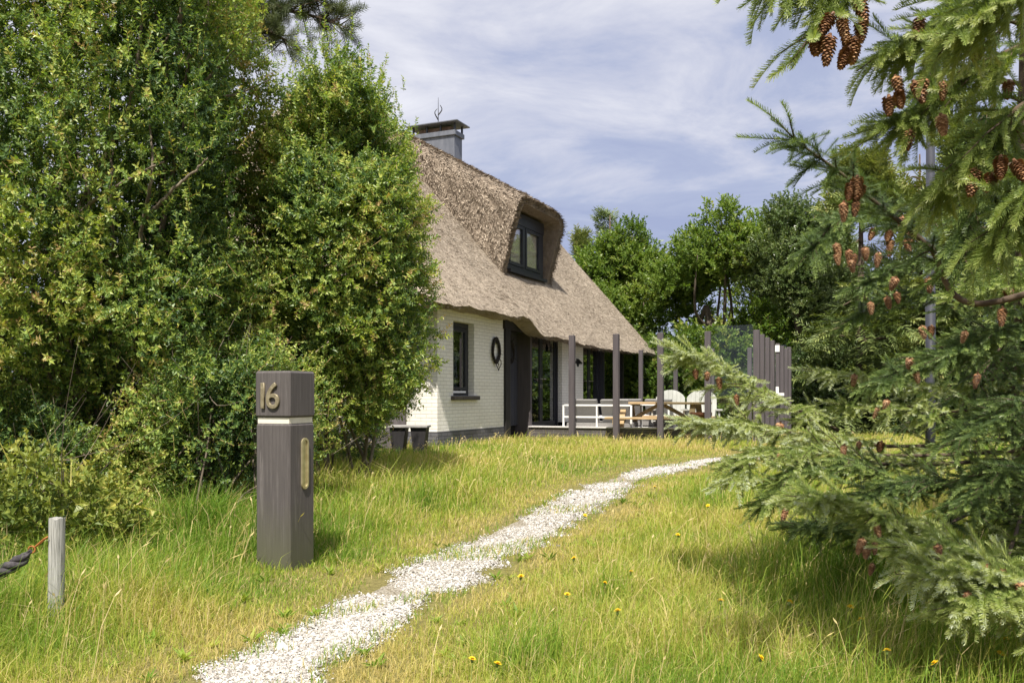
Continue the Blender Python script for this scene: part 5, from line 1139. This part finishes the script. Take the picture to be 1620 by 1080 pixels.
IC = [(1409, 372, 5.3, 1.4), (1409, 390, 5.3, 1.4), (1428, 352, 5.3, 1.3), (1436, 370, 5.3, 1.4), (1432, 388, 5.3, 1.2), (1384, 370, 5.3, 1.2), (1322, 395, 5.2, 1.3), (1323, 410, 5.2, 1.2), (1343, 405, 5.2, 1.3), (1352, 412, 5.2, 1.3), (1345, 418, 5.2, 1.2), (1390, 410, 5.2, 1.4), (1368, 400, 5.2, 1.2),
      (1418, 448, 5.2, 1.3), (1470, 450, 5.3, 1.5), (1377, 487, 5.3, 1.3), (1403, 478, 5.3, 1.2), (1418, 471, 5.3, 1.2), (1458, 525, 5.2, 1.3), (1474, 525, 5.2, 1.3), (1528, 533, 4.8, 1.2), (1586, 498, 4.7, 1.4), (1595, 465, 4.7, 1.4), (1440, 575, 5.0, 1.1), (1547, 600, 4.8, 1.2), (1448, 594, 5, 1.1),
      (1100, 592, 5.4, 1.0), (1118, 595, 5.4, 1.0), (1137, 605, 5.5, 1.1), (1165, 632, 5.5, 1.1), (1235, 677, 5.5, 1.2), (1236, 726, 5.2, 1.1), (1336, 712, 5.3, 1.2), (1360, 706, 5.3, 1.1), (1395, 707, 5.3, 1.2), (1352, 600, 5.8, 1.2), (1404, 640, 5.8, 1.2), (1390, 652, 5.8, 1.1), (1245, 812, 4.9, 1.2),
      (1366, 862, 4.2, 1.2), (1372, 872, 4.2, 1.1), (1385, 838, 4.25, 1.1), (1384, 865, 4.2, 0.9), (1381, 900, 4.2, 1.0), (1434, 897, 4.1, 1.2), (1562, 905, 3.6, 1.1), (1590, 912, 3.6, 1.0), (1614, 932, 3.5, 1.1), (1483, 870, 3.8, 0.9), (1532, 945, 3.5, 0.9)]
add_cones(inner, [(a_, b_, c_, d_ * 0.84) for a_, b_, c_, d_ in IC], 4, np.array([ib[0], ib[1], zb_]))

# ------------------------------------------------------------------ grass
def house_mask(x, y):
    q = np.stack([x, y], -1) - HC; t_ = q @ HA; d_ = -(q @ HN)
    return ((t_ > -0.02) & (t_ < 9.2) & (d_ > -0.02) & (d_ < 8.6)) | ((t_ > 3.85) & (t_ < 10.3) & (d_ > -4.75) & (d_ < 0.1))
def meadow():
    r = np.random.default_rng(41); Y0, Y1 = 3.3, 24.0; n = 560000
    # density falls with distance
    e_ = -0.35; u = r.random(n); Y = (Y0 ** (1 + e_) + u * (Y1 ** (1 + e_) - Y0 ** (1 + e_))) ** (1 / (1 + e_))
    X = r.uniform(-0.72, 0.72, n) * Y
    pd = path_dist(X, Y); far_edge = 0.07 * vn(X * 5, Y * 5, 31) + 0.07 * vn(X * 1.9, Y * 1.9, 32)
    pr = sstep(-0.14, 0.16, pd + far_edge)
    tuft = (vn(X * 6, Y * 6, 33) + 0.6 * vn(X * 2.1, Y * 2.1, 34)) > np.where(Y < 6.5, 0.0, 0.4)
    keep = (r.random(n) < np.where((pd < 0.05) & tuft, 0.6, pr)) & ~house_mask(X, Y)
    right = X - np.interp(Y, PC[:, 1], PC[:, 0])
    bare = (vn(X * 2.2, Y * 2.2, 35) > 1.05) & (r.random(n) < 0.35)
    keep &= ~bare
    X, Y, pd, right = X[keep], Y[keep], pd[keep], right[keep]; n = len(X)
    g_ = vn(X * 0.9, Y * 0.9, 37); g2 = vn(X * 2.6, Y * 2.6, 39)
    tall = sstep(0.1, 1.1, pd)
    left = right < 0
    h_ = 0.035 + 0.085 * tall + 0.03 * g2 * tall
    h_ = np.where(left, h_ + 0.07 * sstep(0.4, 1.6, pd) - 0.015 * sstep(9, 13, Y), h_ + 0.05 * sstep(0.3, 1.0, g_))
    # long grass beneath the shrubs and the spruce
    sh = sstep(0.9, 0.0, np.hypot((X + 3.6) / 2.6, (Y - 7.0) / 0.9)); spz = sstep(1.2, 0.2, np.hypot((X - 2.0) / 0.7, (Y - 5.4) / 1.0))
    h_ = h_ * (1 - 0.45 * sstep(9.5, 12.5, Y)); h_ = h_ + 0.16 * sh + 0.16 * spz; cl_ = sstep(0.75, 1.25, vn(X * 2.4, Y * 2.4, 61)) * sstep(0.15, 0.5, pd); h_ = h_ * (1 + 0.75 * cl_ * (Y < 9.5)); h_ *= np.exp(r.normal(0, 0.38, n)); inp = (pd < 0.02); h_ = np.where(inp, r.uniform(0.015, 0.075, n), h_) * (1 - 0.6 * sstep(0.6, 0.3, np.hypot(X + 1.5, Y - 5.85))); h_ = np.clip(h_, 0.015, 0.55)
    w_ = 0.0040 * (Y / 4.5) ** 0.75 * r.uniform(0.6, 1.4, n)
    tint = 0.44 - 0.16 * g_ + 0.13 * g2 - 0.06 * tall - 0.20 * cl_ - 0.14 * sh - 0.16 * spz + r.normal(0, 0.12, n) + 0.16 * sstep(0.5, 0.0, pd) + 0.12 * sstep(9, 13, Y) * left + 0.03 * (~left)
    tint = np.where(inp, r.normal(0.30, 0.12, n), tint); dry = r.random(n) < (0.15 + 0.10 * sstep(0.6, 0.0, pd) + 0.10 * (g2 > 0.6)); tint = np.where(dry, r.uniform(0.7, 1.0, n), tint); tint = np.where(dry, tint, np.clip(tint, 0.0, 0.8))
    az = r.uniform(0, 6.283, n); wind = np.stack([0.35 + 0.12 * g_, 0 * g_], -1); ln_ = np.abs(r.normal(0.30, 0.42, n)) + 0.05
    dx = np.cos(az) * ln_ + wind[:, 0] * 0.3; dy = np.sin(az) * ln_
    z0 = gz(X, Y) - 0.005; fa = r.uniform(0, 6.283, n); sx_, sy_ = np.cos(fa) * w_ / 2, np.sin(fa) * w_ / 2
    b0 = np.stack([X - sx_, Y - sy_, z0], -1); b1 = np.stack([X + sx_, Y + sy_, z0], -1)
    mx_, my_, mz = X + dx * h_ * 0.35, Y + dy * h_ * 0.35, z0 + h_ * 0.6
    m0 = np.stack([mx_ - sx_ * .8, my_ - sy_ * .8, mz], -1); m1 = np.stack([mx_ + sx_ * .8, my_ + sy_ * .8, mz], -1)
    tpv = np.stack([X + dx * h_ * 1.1, Y + dy * h_ * 1.1, z0 + h_ * (1.0 - 0.25 * np.clip(ln_, 0, 1))], -1)
    V = np.stack([b0, b1, m1, m0, tpv], 1).reshape(-1, 3); k = np.arange(n) * 5
    q = np.stack([k, k + 1, k + 2, k + 3], 1); t3 = np.stack([k + 3, k + 2, k + 4], 1)
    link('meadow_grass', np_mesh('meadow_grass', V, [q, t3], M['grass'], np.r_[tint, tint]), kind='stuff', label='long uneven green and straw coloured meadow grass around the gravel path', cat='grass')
    # seed stalks
    n = 9000; Y = (Y0 ** 0.5 + r.random(n) * (17 ** 0.5 - Y0 ** 0.5)) ** 2; X = r.uniform(-0.72, 0.72, n) * Y; pd = path_dist(X, Y); right = X - np.interp(Y, PC[:, 1], PC[:, 0])
    den = np.where(right < 0, 0.25 + 0.6 * sstep(8, 11, Y), 0.22 + 0.5 * sstep(1.0, 0.2, np.hypot((X - 1.7) / 0.7, (Y - 5.6) / 1.3))) * (pd > 0.35) * (0.4 + 0.6 * (vn(X * 1.7, Y * 1.7, 43) > 0.2))
    keep = (r.random(n) < den) & ~house_mask(X, Y); X, Y = X[keep], Y[keep]; n = len(X)
    h_ = r.uniform(0.2, 0.40, n) * (1 - 0.45 * sstep(9, 12.5, Y)) * np.where(X > np.interp(Y, PC[:, 1], PC[:, 0]), 0.8, 1.0); az = r.uniform(0, 6.283, n); ln_ = np.abs(r.normal(0.22, 0.14, n)); dx, dy = np.cos(az) * ln_ + 0.12, np.sin(az) * ln_; z0 = gz(X, Y); w_ = 0.0016 * (Y / 5) ** 0.8
    fa = r.uniform(0, 6.283, n); s_ = np.stack([np.cos(fa), np.sin(fa), 0 * fa], -1) * w_[:, None]
    a0 = np.stack([X, Y, z0], -1); a1 = np.stack([X + dx * h_ * .4, Y + dy * h_ * .4, z0 + h_ * .6], -1); a2 = np.stack([X + dx * h_, Y + dy * h_, z0 + h_ * .93], -1); a3 = np.stack([X + dx * h_ * 1.35, Y + dy * h_ * 1.35, z0 + h_ * 1.02], -1)
    hm = a2 * .55 + a3 * .45
    V = np.stack([a0 - s_, a0 + s_, a1 + s_, a1 - s_, a2 + s_ * .8, a2 - s_ * .8, hm + s_ * 4, hm - s_ * 4, a3], 1).reshape(-1, 3); k = np.arange(n)[:, None] * 9
    q = np.r_[k + [[0, 1, 2, 3]], k + [[3, 2, 4, 5]]]; q2 = k + [[5, 6, 8, 7]]
    tint = r.uniform(0.72, 1.0, n)
    link('seed_stalks', np_mesh('seed_stalks', V, [np.r_[q, q2]], M['grass'], np.r_[tint, tint, tint]), kind='stuff', label='thin straw coloured grass stalks with seed heads standing in the meadow', cat='grass')
meadow()

# broad leaved weeds in the grass
r = np.random.default_rng(55); n = 620; Y = (3.6 ** 0.5 + r.random(n) * (12 ** 0.5 - 3.6 ** 0.5)) ** 2; X = r.uniform(-0.68, 0.68, n) * Y
k = (path_dist(X, Y) > 0.0) & ~house_mask(X, Y) & (vn(X * 1.4, Y * 1.4, 57) > -0.2); X, Y = X[k], Y[k]; tw = []
for q in range(5):
    VV = []
    for i in range(9):
        a_ = i * 2.4 + r.normal(0, .3); el = r.uniform(0.25, 1.1); d = np.array([math.cos(a_) * math.cos(el), math.sin(a_) * math.cos(el), math.sin(el)])
        VV.append(leaf(np.array([0, 0, 0.0]), d, np.array([0, 0, 1.0]), r.uniform(0.04, 0.09), r.uniform(0.012, 0.024), 0.2))
    VV = np.concatenate(VV); tw.append((VV, np.arange(len(VV)).reshape(-1, 4), np.zeros(9)))
V, f_, t_ = bake(tw, np.c_[X, Y, gz(X, Y)], frames(np.c_[r.normal(0, .12, (len(X), 2)), np.ones(len(X))], rng=r), r.uniform(0.6, 1.3, len(X)), r.uniform(0.1, 0.5, len(X)), r, 0.08)
link('meadow_weeds', np_mesh('meadow_weeds', V, [f_], M['grass'], np.clip(t_, 0, 0.7)), kind='stuff', label='broad leaved weeds growing between the grass blades', cat='weeds')

# ------------------------------------------------------------------ yellow flowers
pet = MB()
for ring, (n_, l_, tilt) in enumerate(((14, 0.0165, 0.25), (11, 0.012, 0.6), (7, 0.007, 0.9))):
    for k in range(n_):
        a_ = k * 2 * math.pi / n_ + ring * 0.3; d = np.array([math.cos(a_) * math.cos(tilt), math.sin(a_) * math.cos(tilt), math.sin(tilt)])
        pet.add(leaf(np.array([0, 0, 0.002 * ring]), d, np.array([0, 0, 1.0]), l_, 0.0055, 0.05), [[0, 1, 2, 3]])
pet_me = pet.mesh('flower_head', M['petal'])
sb = MB().lathe([[0.001, -0.016], [0.005, -0.013], [0.006, -0.004], [0.004, 0.001]], 8).mesh('calyx', M['stem'], True)
FL = [(952, 920), (893, 940), (908, 883), (820, 912), (775, 1053), (743, 1046), (1337, 960), (1360, 982), (1415, 1028), (1578, 1033), (1505, 983), (1590, 1012), (1133, 948), (1200, 1040), (928, 815), (1142, 765), (1120, 800), (1165, 780), (1040, 770), (1000, 905), (1255, 955), (1470, 1050), (1577, 866), (1068, 845), (965, 965)]
flab = ['yellow wildflower in the short grass right of the gravel path', 'yellow wildflower in the longer grass below the spruce boughs']
r = np.random.default_rng(91)
for k, (px, py) in enumerate(FL):
    hgt = r.uniform(0.12, 0.22); Y = (CAMH - hgt) * F / (py - HZ)
    for _ in range(20): Y = 0.5 * Y + 0.5 * (CAMH - hgt - float(gz((px - 810) / F * Y, Y))) * F / (py - HZ)
    X = (px - 810) / F * Y; far_ = px > 1230
    o = empty('wildflower', (X, Y, float(gz(X, Y))), 0, label=flab[int(far_)], cat='flower', group='yellow flowers under the spruce' if far_ else 'yellow flowers beside the path')
    ln_ = r.normal(0, 0.02, 2); MB().tube([[0, 0, 0], [ln_[0] * .4, ln_[1] * .4, hgt * .5], [ln_[0], ln_[1], hgt - 0.015]], [0.0016, 0.0014, 0.0012], 5).build('stem', M['stem'], o)
    s_ = r.uniform(1.0, 1.5)
    for nm, me in (('flower_head', pet_me), ('calyx', sb)):
        c = link(nm, me, o); c.location = (ln_[0], ln_[1], hgt); c.rotation_euler = (r.normal(0.15, 0.25), r.normal(0, 0.25), r.uniform(0, 6)); c.scale = (s_, s_, s_)
